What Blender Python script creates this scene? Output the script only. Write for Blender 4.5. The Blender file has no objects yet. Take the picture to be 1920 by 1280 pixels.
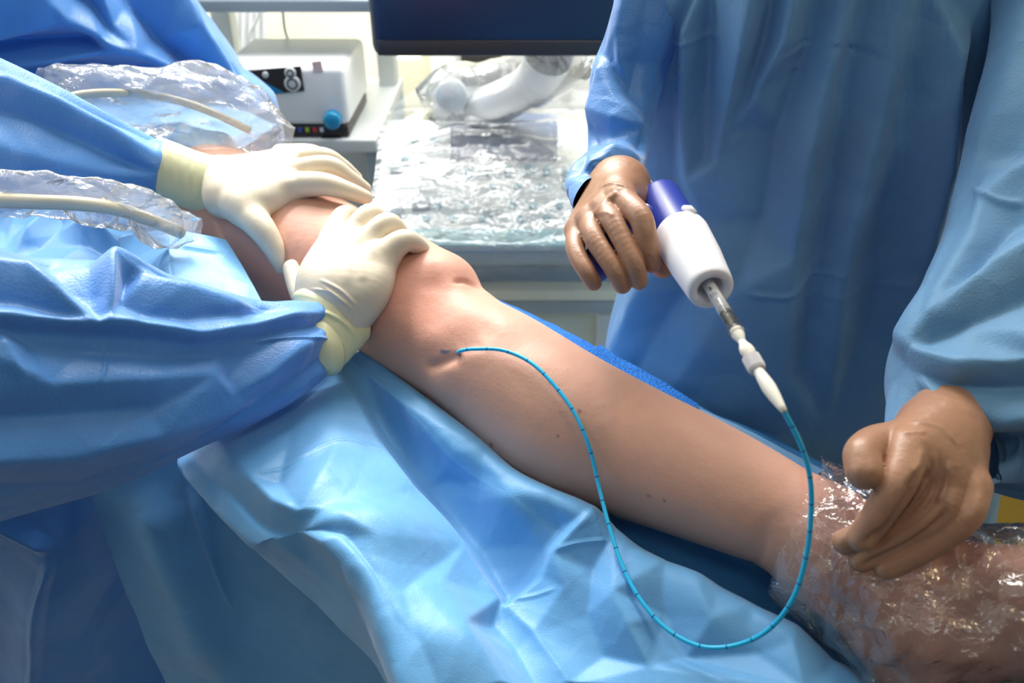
import bpy, math, random
import numpy as np
from mathutils import Vector
random.seed(4); rng = np.random.RandomState(7)
sc = bpy.context.scene
# ---------------------------------------------------------------- camera
FOC, PITCH, CZ = 1500.0, math.radians(33), 1.55
CO = np.array([0, 0, CZ]); FW = np.array([0, math.cos(PITCH), -math.sin(PITCH)])
UP = np.array([0, math.sin(PITCH), math.cos(PITCH)]); RT = np.array([1.0, 0, 0])
cam = bpy.data.cameras.new('camera'); co = bpy.data.objects.new('camera', cam); sc.collection.objects.link(co)
co.location = (0, 0, CZ); co.rotation_euler = (math.pi/2-PITCH, 0, 0)
cam.sensor_width = 36; cam.lens = FOC/1920*36; cam.clip_start = .05
cam.dof.use_dof = True; cam.dof.focus_distance = .74; cam.dof.aperture_fstop = 5.6
sc.camera = co
# ---------------------------------------------------------------- world and lights
w = bpy.data.worlds.new('world'); sc.world = w; w.use_nodes = True
w.node_tree.nodes['Background'].inputs[0].default_value = (.80, .88, 1, 1)
w.node_tree.nodes['Background'].inputs[1].default_value = .10
def lamp(name, kind, loc, target, energy, color=(1, 1, 1), **kw):
    l = bpy.data.lights.new(name, kind); l.energy = energy; l.color = color
    for k, v in kw.items(): setattr(l, k, v)
    o = bpy.data.objects.new(name, l); sc.collection.objects.link(o); o.location = loc
    o.rotation_euler = (Vector(target)-Vector(loc)).to_track_quat('-Z', 'Y').to_euler()
    return o
lamp('surgical_lamp', 'SPOT', (-.22, 1.75, 2.25), (-.16, .66, 1.0), 70, (1, .97, .93), spot_size=math.radians(41), spot_blend=1.0, shadow_soft_size=.14)
lamp('fill_spot_left', 'SPOT', (-1.0, 1.35, 2.3), (-.44, .58, 1.05), 58, (1, .98, .95), spot_size=math.radians(44), spot_blend=1.0, shadow_soft_size=.1)  # added spot that brightens the near sleeve and the left side
lamp('window_light', 'AREA', (-2.2, 1.6, 2.1), (0, .8, 1.1), 17, (.84, .92, 1), shape='RECTANGLE', size=1.4, size_y=1.2)
lamp('ceiling_light_back', 'AREA', (-.3, 2.2, 2.75), (-.2, 2.4, 0), 110, (1, .98, .94), shape='RECTANGLE', size=2.4, size_y=1.2)
lamp('fill_light_front', 'AREA', (.1, -.5, 2.85), (.4, .9, 1.1), 4.5, (.95, .98, 1), shape='RECTANGLE', size=1.2, size_y=.6)  # weak fill added above the camera for the standing surgeon's torso and hands
lamp('ceiling_light_warm', 'AREA', (.9, .2, 2.6), (.4, .6, 1), 3, (1, .78, .42), shape='RECTANGLE', size=.3, size_y=.08)
sc.view_settings.view_transform = 'Standard'; sc.view_settings.look = 'None'
sc.view_settings.exposure = 0.05; sc.view_settings.gamma = 1; sc.view_settings.use_curve_mapping = False
sc.cycles.max_bounces = 10; sc.cycles.transparent_max_bounces = 24; sc.cycles.sample_clamp_indirect = 4
sc.cycles.use_denoising = True
# ---------------------------------------------------------------- maths helpers
def W(px, py, d):
    px, py, d = [np.asarray(a, float)[..., None] for a in (px, py, d)]
    return CO+d*(FW+(px-960)/FOC*RT-(py-640)/FOC*UP)
def proj(v):
    r = v-CO; d = r@FW
    return 960+FOC*(r@RT)/d, 640-FOC*(r@UP)/d, d
def dY(py, Y): return Y/(FW[1]-(py-640)/FOC*UP[1])
def dZ(py, Z): return (Z-CZ)/(FW[2]-(py-640)/FOC*UP[2])
def PY(px, py, Y): return W(px, py, dY(py, Y))
def PZ(px, py, Z): return W(px, py, dZ(py, Z))
def cr(P, n, closed=False):                       # Catmull-Rom resample along axis 0
    P = np.asarray(P, float); m = len(P)
    t = np.linspace(0, m if closed else m-1, n, endpoint=not closed)
    i = np.minimum(t.astype(int), m-1 if closed else m-2); f = (t-i).reshape((-1,)+(1,)*(P.ndim-1))
    if closed: g = lambda k: P[(i+k) % m]
    else:
        Q = np.concatenate([[2*P[0]-P[1]], P, [2*P[-1]-P[-2]]]); g = lambda k: Q[i+k+1]
    a, b, c, d = g(-1), g(0), g(1), g(2)
    return .5*(2*b+(c-a)*f+(2*a-5*b+4*c-d)*f**2+(3*b-a-3*c+d)*f**3)
def hash3(c, seed):
    x = (c[..., 0]*73856093) ^ (c[..., 1]*19349663) ^ (c[..., 2]*83492791) ^ (seed*2654435761 & 0x7fffffff)
    x = x & 0x7fffffff
    out = []
    for k in range(3):
        x = (x*1103515245+12345) & 0x7fffffff; x = x ^ (x >> 15)
        out.append((x & 0xffff)/65535.0)
    return np.stack(out, -1)
def vor2(p, seed):                                # squared distance to the nearest jittered site
    c = np.floor(p).astype(np.int64); best = np.full(len(p), 9.0)
    for i in (-1, 0, 1):
        for j in (-1, 0, 1):
            for k in (-1, 0, 1):
                q = c+np.array([i, j, k]); s = q+hash3(q, seed)
                best = np.minimum(best, ((p-s)**2).sum(-1))
    return best
def crumple(v, size, seed=1):                     # straight-creased crumpled paper, piecewise linear
    p = v/size
    return (vor2(p+3.1, seed)-vor2(p+7.7, seed+9))*size*.5
def vnoise(v, size, seed=1):
    p = v/size; c = np.floor(p).astype(np.int64); f = p-c; f = f*f*(3-2*f); out = 0
    for i in (0, 1):
        for j in (0, 1):
            for k in (0, 1):
                wgt = (f[:, 0] if i else 1-f[:, 0])*(f[:, 1] if j else 1-f[:, 1])*(f[:, 2] if k else 1-f[:, 2])
                out = out+wgt*hash3(c+np.array([i, j, k]), seed)[:, 0]
    return out*2-1
def seg(px, py, line):                            # distance, side, running length 0..1 to a polyline
    L = np.asarray(line, float); best = np.full(px.shape, 1e9); side = np.ones(px.shape); run = np.zeros(px.shape)
    ln = np.hypot(*(L[1:]-L[:-1]).T); tot = ln.sum(); acc = 0
    for (a, b), l in zip(zip(L[:-1], L[1:]), ln):
        dx, dy = (b-a)/l; qx, qy = px-a[0], py-a[1]
        t = np.clip(qx*dx+qy*dy, 0, l); dd = np.hypot(qx-t*dx, qy-t*dy); m = dd < best
        best = np.where(m, dd, best); side = np.where(m, np.sign(dx*qy-dy*qx), side); run = np.where(m, (acc+t)/tot, run); acc += l
    return best, side, run
def feats(px, py, F):
    """kind, height in m, width in px, polyline: r round ridge, t sharp crest, s soft step (right of the line raised), o overhanging fold, g blob"""
    h = np.zeros(px.shape)
    for k, A, wd, line in F:
        if k == 'g':
            (x, y), = line[:1]; rx, ry = wd
            h += A*np.exp(-((px-x)/rx)**2-((py-y)/ry)**2); continue
        line = cr(line, 5*len(line)) if len(line) > 2 else line
        d, s, t = seg(px, py, line); e = np.clip(np.minimum(t, 1-t)/.22, 0, 1); e = e*e*(3-2*e)
        if k == 'r': h += A*e*np.exp(-(d/wd)**2)
        elif k == 't': h += A*e*np.maximum(0, 1-d/wd)**1.3
        elif k == 's': h += A*e*np.where(s > 0, np.exp(-d/wd), -.15*np.exp(-d/(wd*.3)))
        elif k == 'o': h += A*e*np.where(s > 0, np.exp(-d/wd), -np.exp(-d/(wd*.35)))
    return h
def facets(lines, soft=3.5, far=4000, k=1.0):
    lines = [[(x, y, h*k) for x, y, h in l] for l in lines]
    """cloth that breaks into flat faces: height in mm given along crease lines, linear between them, creases slightly rounded"""
    from mathutils.geometry import delaunay_2d_cdt
    P, E = [(-far, -far), (far, -far), (far, far), (-far, far)], []; H = [0.0]*4
    for l in lines:
        n0 = len(P)
        for x, y, h in l: P.append((x, y)); H.append(h/1000)
        E += [(n0+i, n0+i+1) for i in range(len(l)-1)]
    vo, _, fo, ov, _, _ = delaunay_2d_cdt([Vector(p) for p in P], E, [], 0, 1e-4)
    vo = np.array([tuple(v) for v in vo]); hh = np.array([np.mean([H[i] for i in o]) if len(o) else np.nan for o in ov])
    for i in np.where(np.isnan(hh))[0]:
        dd = np.hypot(*(vo-vo[i]).T); dd[np.isnan(hh)] = 1e9; j = np.argsort(dd)[:3]; hh[i] = (hh[j]/dd[j]).sum()/(1/dd[j]).sum()
    def ev(px, py):
        out = np.zeros(px.shape)
        for f in fo:
            a, b, c = vo[f[0]], vo[f[1]], vo[f[2]]; x0, y0 = np.min([a, b, c], 0); x1, y1 = np.max([a, b, c], 0)
            m = np.where((px >= x0) & (px <= x1) & (py >= y0) & (py <= y1))[0]
            if not len(m): continue
            det = (b[1]-c[1])*(a[0]-c[0])+(c[0]-b[0])*(a[1]-c[1])
            if abs(det) < 1e-6: continue
            u = ((b[1]-c[1])*(px[m]-c[0])+(c[0]-b[0])*(py[m]-c[1]))/det; v = ((c[1]-a[1])*(px[m]-c[0])+(a[0]-c[0])*(py[m]-c[1]))/det
            k = (u >= -1e-6) & (v >= -1e-6) & (u+v <= 1+1e-6); out[m[k]] = u[k]*hh[f[0]]+v[k]*hh[f[1]]+(1-u[k]-v[k])*hh[f[2]]
        return out
    def g(V, px, py):
        t = 0; offs = [(0, 0)]+[(soft*math.cos(a)*r, soft*math.sin(a)*r) for r in (1, 2) for a in (.3, 1.35, 2.4, 3.44, 4.5, 5.53)]
        for dx, dy in offs: t = t+ev(px+dx, py+dy)
        return t/len(offs)
    return g
def plus(*fs): return lambda V, px, py: sum(f(V, px, py) for f in fs)
# ---------------------------------------------------------------- mesh helpers
def mesh(name, V, Fq, m, smooth=True, parent=None, tris=None):
    me = bpy.data.meshes.new(name); V = np.asarray(V, np.float32); Fq = np.asarray(Fq, np.int32).reshape(-1, 4)
    T = np.asarray(tris if tris is not None else [], np.int32).reshape(-1, 3)
    me.vertices.add(len(V)); me.vertices.foreach_set('co', V.ravel())
    nl = Fq.size+T.size; me.loops.add(nl); me.loops.foreach_set('vertex_index', np.concatenate([Fq.ravel(), T.ravel()]))
    nf = len(Fq)+len(T); me.polygons.add(nf)
    me.polygons.foreach_set('loop_start', np.concatenate([np.arange(len(Fq))*4, Fq.size+np.arange(len(T))*3]).astype(np.int32))
    me.polygons.foreach_set('loop_total', np.concatenate([np.full(len(Fq), 4), np.full(len(T), 3)]).astype(np.int32))
    me.polygons.foreach_set('use_smooth', np.full(nf, smooth)); me.update(); me.validate()
    me.materials.append(m); o = bpy.data.objects.new(name, me); sc.collection.objects.link(o)
    if parent is not None: o.parent = parent
    return o
def vnorm(V, Q):
    n = np.cross(V[Q[:, 2]]-V[Q[:, 0]], V[Q[:, 3]]-V[Q[:, 1]]); N = np.zeros_like(V)
    for k in range(4): 
        for a in range(3): N[:, a] += np.bincount(Q[:, k], n[:, a], len(V))
    return N/(np.linalg.norm(N, axis=1, keepdims=True)+1e-12)
def gridq(nu, nv, closed=False):
    i, j = np.meshgrid(np.arange(nu-1), np.arange(nv if closed else nv-1), indexing='ij'); j2 = (j+1) % nv
    return np.stack([i*nv+j, i*nv+j2, (i+1)*nv+j2, (i+1)*nv+j], -1).reshape(-1, 4)
def tag(o, label, cat, group=None):
    o['label'] = label; o['category'] = cat
    if group: o['group'] = group
    return o
def empty(name, label, cat, loc=(0, 0, 0)):
    o = bpy.data.objects.new(name, None); sc.collection.objects.link(o); o.location = loc; o.empty_display_size = .05
    return tag(o, label, cat)
def keep(o, parent):                               # parent while keeping world coordinates of the mesh
    o.parent = parent; o.matrix_parent_inverse = parent.matrix_basis.inverted() if hasattr(parent, 'matrix_basis') else o.matrix_parent_inverse
    p = parent; 
    import mathutils
    M = mathutils.Matrix.Translation(-Vector(root_loc(parent))); o.matrix_parent_inverse = M
    return o
def root_loc(o):
    v = Vector(o.location)
    return v
def sheet(name, rows, nu, nv, m, F=(), extra=None, thick=0, parent=None, pre=None):
    R = np.asarray(rows, float); R = cr(R, nu); R = cr(R.transpose(1, 0, 2), nv).transpose(1, 0, 2)
    V = W(R[..., 0], R[..., 1], R[..., 2]).reshape(-1, 3); Q = gridq(nu, nv)
    return finish(name, V, Q, m, F, extra, thick, parent)
def finish(name, V, Q, m, F=(), extra=None, thick=0, parent=None, outward=None):
    flat = 'film' in m.name
    N = vnorm(V, Q)
    if outward is None:
        if (((CO-V)*N).sum(1)).mean() < 0: Q = Q[:, ::-1]; N = -N
    elif ((V-outward)*N).sum(1).mean() < 0: Q = Q[:, ::-1]; N = -N
    px, py, d = proj(V); h = np.zeros(len(V))
    front = np.clip(((CO-V)*N).sum(1)/np.linalg.norm(CO-V, axis=1)*3, 0, 1)
    if len(F): h += feats(px, py, F)*(front if outward is not None else 1)
    if extra is not None: h += extra(V, px, py)*(front if (outward is not None and not flat) else 1)
    o = mesh(name, V+N*h[:, None], Q, m, smooth=not flat)
    if parent is not None: keep(o, parent)
    if thick: s = o.modifiers.new('thickness', 'SOLIDIFY'); s.thickness = thick; s.offset = -1
    return o
def loft(name, st, nu, nv, m, F=(), extra=None, depthdir=None, power=2.0, parent=None, thick=0, caps=False):
    """st: x1,y1,x2,y2,d,depth ratio - the two silhouette points of each ring"""
    S = cr(np.asarray(st, float), nu); A = W(S[:, 0], S[:, 1], S[:, 4]); B = W(S[:, 2], S[:, 3], S[:, 4])
    C = (A+B)/2; H = (B-A)/2; ax = np.gradient(C, axis=0)
    if depthdir is None: D = np.cross(ax, H)
    else: D = np.tile(np.array(depthdir, float), (nu, 1))
    D /= np.linalg.norm(D, axis=1, keepdims=True)
    D = np.where(((CO-C)*D).sum(1, keepdims=True) < 0, -D, D)*(np.linalg.norm(H, axis=1)*S[:, 5])[:, None]
    if S.shape[1] > 6: D = D+ax/np.linalg.norm(ax, axis=1, keepdims=True)*(np.linalg.norm(H, axis=1)*S[:, 6])[:, None]
    th = np.linspace(0, 2*math.pi, nv, endpoint=False); c, s = np.cos(th), np.sin(th); e = 2/power
    c = np.sign(c)*abs(c)**e; s = np.sign(s)*abs(s)**e
    V = C[:, None]+c[None, :, None]*H[:, None]+s[None, :, None]*D[:, None]
    cen = np.repeat(C, nv, 0)
    return finish(name, V.reshape(-1, 3), gridq(nu, nv, True), m, F, extra, thick, parent, outward=cen)
# ---- solids from distance fields
class Field:
    def __init__(s, lo, hi, h):
        s.lo = np.array(lo, float); s.h = h; s.n = np.ceil((np.array(hi)-s.lo)/h).astype(int)+1
        s.F = np.full(s.n, 1.0, np.float32)
    def cone(s, F, a, b, ra, rb, k, sub=False):
        pad = max(ra, rb)+k+.012; lo = np.minimum(a, b)-pad; hi = np.maximum(a, b)+pad
        i0 = np.maximum(((lo-s.lo)/s.h).astype(int), 0); i1 = np.minimum(((hi-s.lo)/s.h).astype(int)+2, s.n)
        if (i1 <= i0).any(): return
        g = [s.lo[q]+s.h*np.arange(i0[q], i1[q], dtype=np.float32) for q in range(3)]
        X = g[0][:, None, None]-a[0]; Y = g[1][None, :, None]-a[1]; Z = g[2][None, None, :]-a[2]
        ab = b-a; L = max((ab**2).sum(), 1e-9); t = np.clip((X*ab[0]+Y*ab[1]+Z*ab[2])/L, 0, 1)
        D = np.sqrt((X-t*ab[0])**2+(Y-t*ab[1])**2+(Z-t*ab[2])**2)-(ra+t*(rb-ra))
        sl = tuple(slice(i0[q], i1[q]) for q in range(3)); O = F[sl]
        if sub: D = -D; hh = np.maximum(k-abs(O-D), 0)/k; F[sl] = np.maximum(O, D)+hh*hh*k/4
        else: hh = np.maximum(k-abs(O-D), 0)/k; F[sl] = np.minimum(O, D)-hh*hh*k/4
    def chain(s, pts, k, F=None):
        F = s.F if F is None else F; A = np.array([list(W(*p[:3]))+[p[3]] for p in pts])
        if len(A) > 2: A = cr(A, (len(A)-1)*8+1)
        G = np.full(s.n, 1.0, np.float32); P = [(a[:3], a[3]) for a in A]
        for (a, ra), (b, rb) in zip(P[:-1], P[1:]): s.cone(G, a, b, ra, rb, .0005)
        hh = np.maximum(k-abs(F-G), 0)/k; F[:] = np.minimum(F, G)-hh*hh*k/4; return
        for (a, ra), (b, rb) in zip(P[:-1], P[1:]): s.cone(F, a, b, ra, rb, k)
    def merge(s, G, k):
        hh = np.maximum(k-abs(s.F-G), 0)/k; s.F = np.minimum(s.F, G)-hh*hh*k/4
    def fingers(s, chains, k_palm, k_between=.0015, k_in=.004):
        U = np.full(s.n, 1.0, np.float32)
        for c in chains:
            G = np.full(s.n, 1.0, np.float32); s.chain(c, k_in, G)
            hh = np.maximum(k_between-abs(U-G), 0)/k_between; U = np.minimum(U, G)-hh*hh*k_between/4
        s.merge(U, k_palm)
    def surface(s, iso=0.0):
        F = s.F-iso; S = F < 0; n = s.n
        c = np.zeros(n-1, np.int8)
        for i in (0, 1):
            for j in (0, 1):
                for k in (0, 1): c += S[i:n[0]-1+i, j:n[1]-1+j, k:n[2]-1+k]
        act = np.argwhere((c > 0) & (c < 8)); idx = np.full(n-1, -1, np.int32); idx[tuple(act.T)] = np.arange(len(act))
        P = np.zeros((len(act), 3)); cnt = np.zeros(len(act))
        for ax in range(3):
            o1, o2 = [q for q in range(3) if q != ax]
            for u in (0, 1):
                for v in (0, 1):
                    a = act.copy(); a[:, o1] += u; a[:, o2] += v; b = a.copy(); b[:, ax] += 1
                    fa, fb = F[tuple(a.T)], F[tuple(b.T)]; m = (fa < 0) != (fb < 0)
                    t = np.where(m, fa/np.where(m, fa-fb, 1), 0); q = a.astype(float); q[:, ax] += t
                    P += q*m[:, None]; cnt += m
        V = s.lo+s.h*P/cnt[:, None]; quads = []
        for ax in range(3):
            o1, o2 = [(1, 2), (2, 0), (0, 1)][ax]
            sa = [slice(None)]*3; sb = [slice(None)]*3; sa[ax] = slice(0, -1); sb[ax] = slice(1, None)
            A, B = S[tuple(sa)], S[tuple(sb)]; e = np.argwhere(A != B); e = e[(e[:, o1] > 0) & (e[:, o2] > 0) & (e[:, o1] < n[o1]-1) & (e[:, o2] < n[o2]-1)]
            flip = A[tuple(e.T)]; g = []
            for u, v in ((1, 1), (0, 1), (0, 0), (1, 0)):
                q = e.copy(); q[:, o1] -= u; q[:, o2] -= v; g.append(idx[tuple(q.T)])
            g = np.stack(g, -1); g[~flip] = g[~flip][:, ::-1]; quads.append(g)
        Q = np.concatenate(quads); Q = Q[(Q >= 0).all(1)]
        return V, Q
def bounds(chains, pad=.04):
    P = np.array([W(*p[:3]) for c in chains for p in c]); return P.min(0)-pad, P.max(0)+pad
# ---------------------------------------------------------------- materials
def lin(c): return tuple((x/255/12.92 if x <= 10 else ((x/255+.055)/1.055)**2.4) for x in c)
def mat(name, rgb, rough=.5, spec=.5, bump=(), var=0, var_scale=8, sss=0, sheen=0, metal=0, coat=0, trans=0, emit=None, tint=None, alpha=1):
    """bump: tuples (kind, scale, strength, distance)"""
    m = bpy.data.materials.new(name); m.use_nodes = True; nt = m.node_tree; N = nt.nodes; L = nt.links; b = N['Principled BSDF']
    c = lin(rgb); b.inputs['Base Color'].default_value = (*c, 1); b.inputs['Roughness'].default_value = rough
    b.inputs['Specular IOR Level'].default_value = spec; b.inputs['Metallic'].default_value = metal
    b.inputs['Coat Weight'].default_value = coat; b.inputs['Coat Roughness'].default_value = .15
    b.inputs['Transmission Weight'].default_value = trans; b.inputs['Alpha'].default_value = alpha
    if sss: b.inputs['Subsurface Weight'].default_value = sss; b.inputs['Subsurface Radius'].default_value = (1, .35, .2); b.inputs['Subsurface Scale'].default_value = .006
    if sheen: b.inputs['Sheen Weight'].default_value = sheen
    if emit: b.inputs['Emission Color'].default_value = (*lin(emit[0]), 1); b.inputs['Emission Strength'].default_value = emit[1]
    tc = N.new('ShaderNodeTexCoord'); prev = None
    if var:
        n = N.new('ShaderNodeTexNoise'); n.inputs['Scale'].default_value = var_scale; n.inputs['Detail'].default_value = 5
        L.new(tc.outputs['Object'], n.inputs['Vector'])
        r = N.new('ShaderNodeValToRGB'); r.color_ramp.elements[0].position = .3; r.color_ramp.elements[1].position = .7
        t = tint or (1, 1, 1)
        r.color_ramp.elements[0].color = (*[x*(1-var) for x in c], 1); r.color_ramp.elements[1].color = (*[min(1, x*(1+var*tt)) for x, tt in zip(c, t)], 1)
        L.new(n.outputs['Fac'], r.inputs[0]); L.new(r.outputs[0], b.inputs['Base Color'])
    for kind, scale, st, dist in bump:
        if kind == 'voronoi':
            n = N.new('ShaderNodeTexVoronoi'); out = n.outputs['Distance']
        elif kind == 'crease':
            n = N.new('ShaderNodeTexVoronoi'); n2 = N.new('ShaderNodeTexVoronoi'); n2.inputs['Scale'].default_value = scale
            mp = N.new('ShaderNodeMapping'); mp.inputs['Location'].default_value = (3.3, 1.7, 8.1)
            L.new(tc.outputs['Object'], mp.inputs[0]); L.new(mp.outputs[0], n2.inputs['Vector'])
            q = [N.new('ShaderNodeMath') for _ in range(3)]
            q[0].operation = q[1].operation = 'MULTIPLY'; q[2].operation = 'SUBTRACT'
            for a, x in ((q[0], n), (q[1], n2)): L.new(x.outputs['Distance'], a.inputs[0]); L.new(x.outputs['Distance'], a.inputs[1])
            L.new(q[0].outputs[0], q[2].inputs[0]); L.new(q[1].outputs[0], q[2].inputs[1]); out = q[2].outputs[0]
        else:
            n = N.new('ShaderNodeTexNoise'); n.inputs['Detail'].default_value = 4; out = n.outputs['Fac']
        n.inputs['Scale'].default_value = scale; L.new(tc.outputs['Object'], n.inputs['Vector'])
        bp = N.new('ShaderNodeBump'); bp.inputs['Strength'].default_value = st; bp.inputs['Distance'].default_value = dist
        L.new(out, bp.inputs['Height'])
        if prev: L.new(prev.outputs[0], bp.inputs['Normal'])
        prev = bp
    if prev: L.new(prev.outputs[0], b.inputs['Normal'])
    return m
def mixcolor(m, attr, rgb):                        # a marked patch whose colour belongs to the thing
    nt = m.node_tree; N = nt.nodes; L = nt.links; b = N['Principled BSDF']; inp = b.inputs['Base Color']
    mx = N.new('ShaderNodeMix'); mx.data_type = 'RGBA'; a = N.new('ShaderNodeAttribute'); a.attribute_name = attr
    if inp.links: L.new(inp.links[0].from_socket, mx.inputs[6])
    else: mx.inputs[6].default_value = inp.default_value
    mx.inputs[7].default_value = (*lin(rgb), 1); L.new(a.outputs['Fac'], mx.inputs[0]); L.new(mx.outputs[2], inp)
def setattr_f(o, name, vals):
    a = o.data.attributes.new(name, 'FLOAT', 'POINT'); a.data.foreach_set('value', np.asarray(vals, np.float32))
def film(name, milk=.10, gloss=.10, tint=(1, 1, 1), size=60, st=.6, dist=.004, fm=1.5, fa=.03):
    m = bpy.data.materials.new(name); m.use_nodes = True; nt = m.node_tree; N = nt.nodes; L = nt.links
    for n in list(N): N.remove(n)
    out = N.new('ShaderNodeOutputMaterial'); tr = N.new('ShaderNodeBsdfTransparent'); tr.inputs[0].default_value = (*tint, 1)
    gl = N.new('ShaderNodeBsdfGlossy'); gl.inputs['Roughness'].default_value = gloss; di = N.new('ShaderNodeBsdfTranslucent'); df = N.new('ShaderNodeBsdfDiffuse')
    df.inputs[0].default_value = di.inputs[0].default_value = (.92, .95, 1, 1)
    tc = N.new('ShaderNodeTexCoord'); no = N.new('ShaderNodeTexNoise'); no.inputs['Scale'].default_value = size; no.inputs['Detail'].default_value = 3; no.inputs['Distortion'].default_value = 1.5
    L.new(tc.outputs['Object'], no.inputs['Vector']); bp = N.new('ShaderNodeBump'); bp.inputs['Strength'].default_value = st; bp.inputs['Distance'].default_value = dist
    L.new(no.outputs['Fac'], bp.inputs['Height']); L.new(bp.outputs[0], gl.inputs['Normal'])
    fr = N.new('ShaderNodeFresnel'); fr.inputs[0].default_value = 1.42; L.new(bp.outputs[0], fr.inputs['Normal'])
    ma = N.new('ShaderNodeMath'); ma.operation = 'MULTIPLY_ADD'; ma.inputs[1].default_value = fm; ma.inputs[2].default_value = fa; ma.use_clamp = True; L.new(fr.outputs[0], ma.inputs[0])
    md = N.new('ShaderNodeMixShader'); md.inputs[0].default_value = .5; L.new(df.outputs[0], md.inputs[1]); L.new(di.outputs[0], md.inputs[2])
    m1 = N.new('ShaderNodeMixShader'); m1.inputs[0].default_value = milk; L.new(tr.outputs[0], m1.inputs[1]); L.new(md.outputs[0], m1.inputs[2])
    m2 = N.new('ShaderNodeMixShader'); L.new(ma.outputs[0], m2.inputs[0]); L.new(m1.outputs[0], m2.inputs[1]); L.new(gl.outputs[0], m2.inputs[2]); L.new(m2.outputs[0], out.inputs[0])
    return m
WEAVE = ('voronoi', 480, .28, .0007)
M = {}
M['gown'] = mat('gown_blue', (104, 152, 194), .55, .35, [('crease', 14, .35, .01), WEAVE, ('noise', 90, .15, .002)], var=.10, var_scale=9, sheen=.15)
M['gown_a'] = mat('gown_royal', (72, 138, 212), .42, .5, [('crease', 16, .25, .01), WEAVE], var=.08, var_scale=9, sheen=.35)
M['drape'] = mat('drape_blue', (100, 168, 224), .45, .5, [('crease', 22, .22, .006), ('voronoi', 900, .25, .0005)], var=.06, var_scale=12, sheen=.3)
M['drape_dark'] = mat('drape_deep', (66, 136, 196), .55, .35, [('crease', 18, .3, .008), ('voronoi', 900, .25, .0005)], var=.08, var_scale=12)
M['towel'] = mat('towel_blue', (40, 112, 200), .75, .2, [('voronoi', 330, .9, .002)], var=.1, var_scale=60)
M['skin'] = mat('skin', (214, 166, 146), .5, .35, [('voronoi', 900, .12, .0006), ('noise', 60, .25, .003), ('noise', 300, .15, .001)], var=.07, var_scale=14, sss=.22, tint=(1.1, .9, .85))
mixcolor(M['skin'], 'blush', (208, 136, 116)); mixcolor(M['skin'], 'ink', (30, 88, 140)); mixcolor(M['skin'], 'mole', (110, 62, 48))
M['latex'] = mat('latex_cream', (216, 204, 182), .40, .5, [('noise', 45, .18, .004), ('noise', 350, .1, .0006)], var=.03, sss=.15)
M['cuff'] = mat('latex_yellow', (226, 219, 176), .42, .5, [('noise', 45, .2, .004)], var=.05, sss=.15)
M['brown'] = mat('latex_brown', (172, 128, 102), .38, .5, [('noise', 60, .3, .004), ('noise', 260, .15, .001)], var=.08, var_scale=20, sss=.05)
M['film'] = film('clear_film', .30, .12, st=.8)
M['film_foot'] = film('clear_film_foot', .11, .10, size=55, st=.8, fm=2.4, fa=.05)
M['film_us'] = film('clear_film_cover', .20, .16, size=30, st=.9, fm=2.0, fa=.04)
M['white'] = mat('white_plastic', (236, 238, 240), .4)
M['device_white'] = mat('handpiece_white', (238, 236, 242), .42, .4, [('noise', 500, .1, .0004)])
M['device_blue'] = mat('handpiece_blue', (44, 62, 158), .33, .5, [('noise', 500, .1, .0004)])
M['cream'] = mat('cream_wall', (250, 247, 222), .7, var=.02)
M['grey'] = mat('grey_plastic', (150, 164, 176), .5)
M['lgrey'] = mat('light_grey_plastic', (206, 212, 214), .45)
M['dark'] = mat('dark_grey', (52, 48, 50), .4)
M['screen'] = mat('black_screen', (20, 22, 38), .18, .6)
M['navy'] = mat('navy_bezel', (22, 44, 78), .35)
M['lcd'] = mat('lcd_grey_blue', (92, 108, 140), .3)
M['floor'] = mat('floor_grey', (150, 158, 166), .45, var=.05)
M['black'] = mat('black_rubber', (22, 22, 24), .4)
M['teal'] = mat('key_teal', (120, 172, 190), .5)
M['cable'] = mat('cable_beige', (196, 188, 164), .5)
M['cath'] = mat('catheter_blue', (40, 190, 240), .32, .5)
M['clear'] = film('clear_barrel', .06, .05, size=10, st=.05, fm=.8, fa=.0)
M['luer'] = mat('milky_luer', (232, 228, 232), .25, .6, trans=.35)
M['milk'] = mat('milky_hub', (240, 236, 224), .3, .5, sss=.3)
M['knob_blue'] = mat('knob_blue', (24, 140, 190), .3)
M['tri_blue'] = mat('panel_blue', (20, 140, 200), .35)
M['red'] = mat('key_red', (190, 50, 60), .4); M['green'] = mat('key_green', (150, 180, 40), .4); M['kblue'] = mat('key_blue', (50, 90, 180), .4)
M['steel'] = mat('steel', (190, 190, 185), .28, metal=.9)
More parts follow.
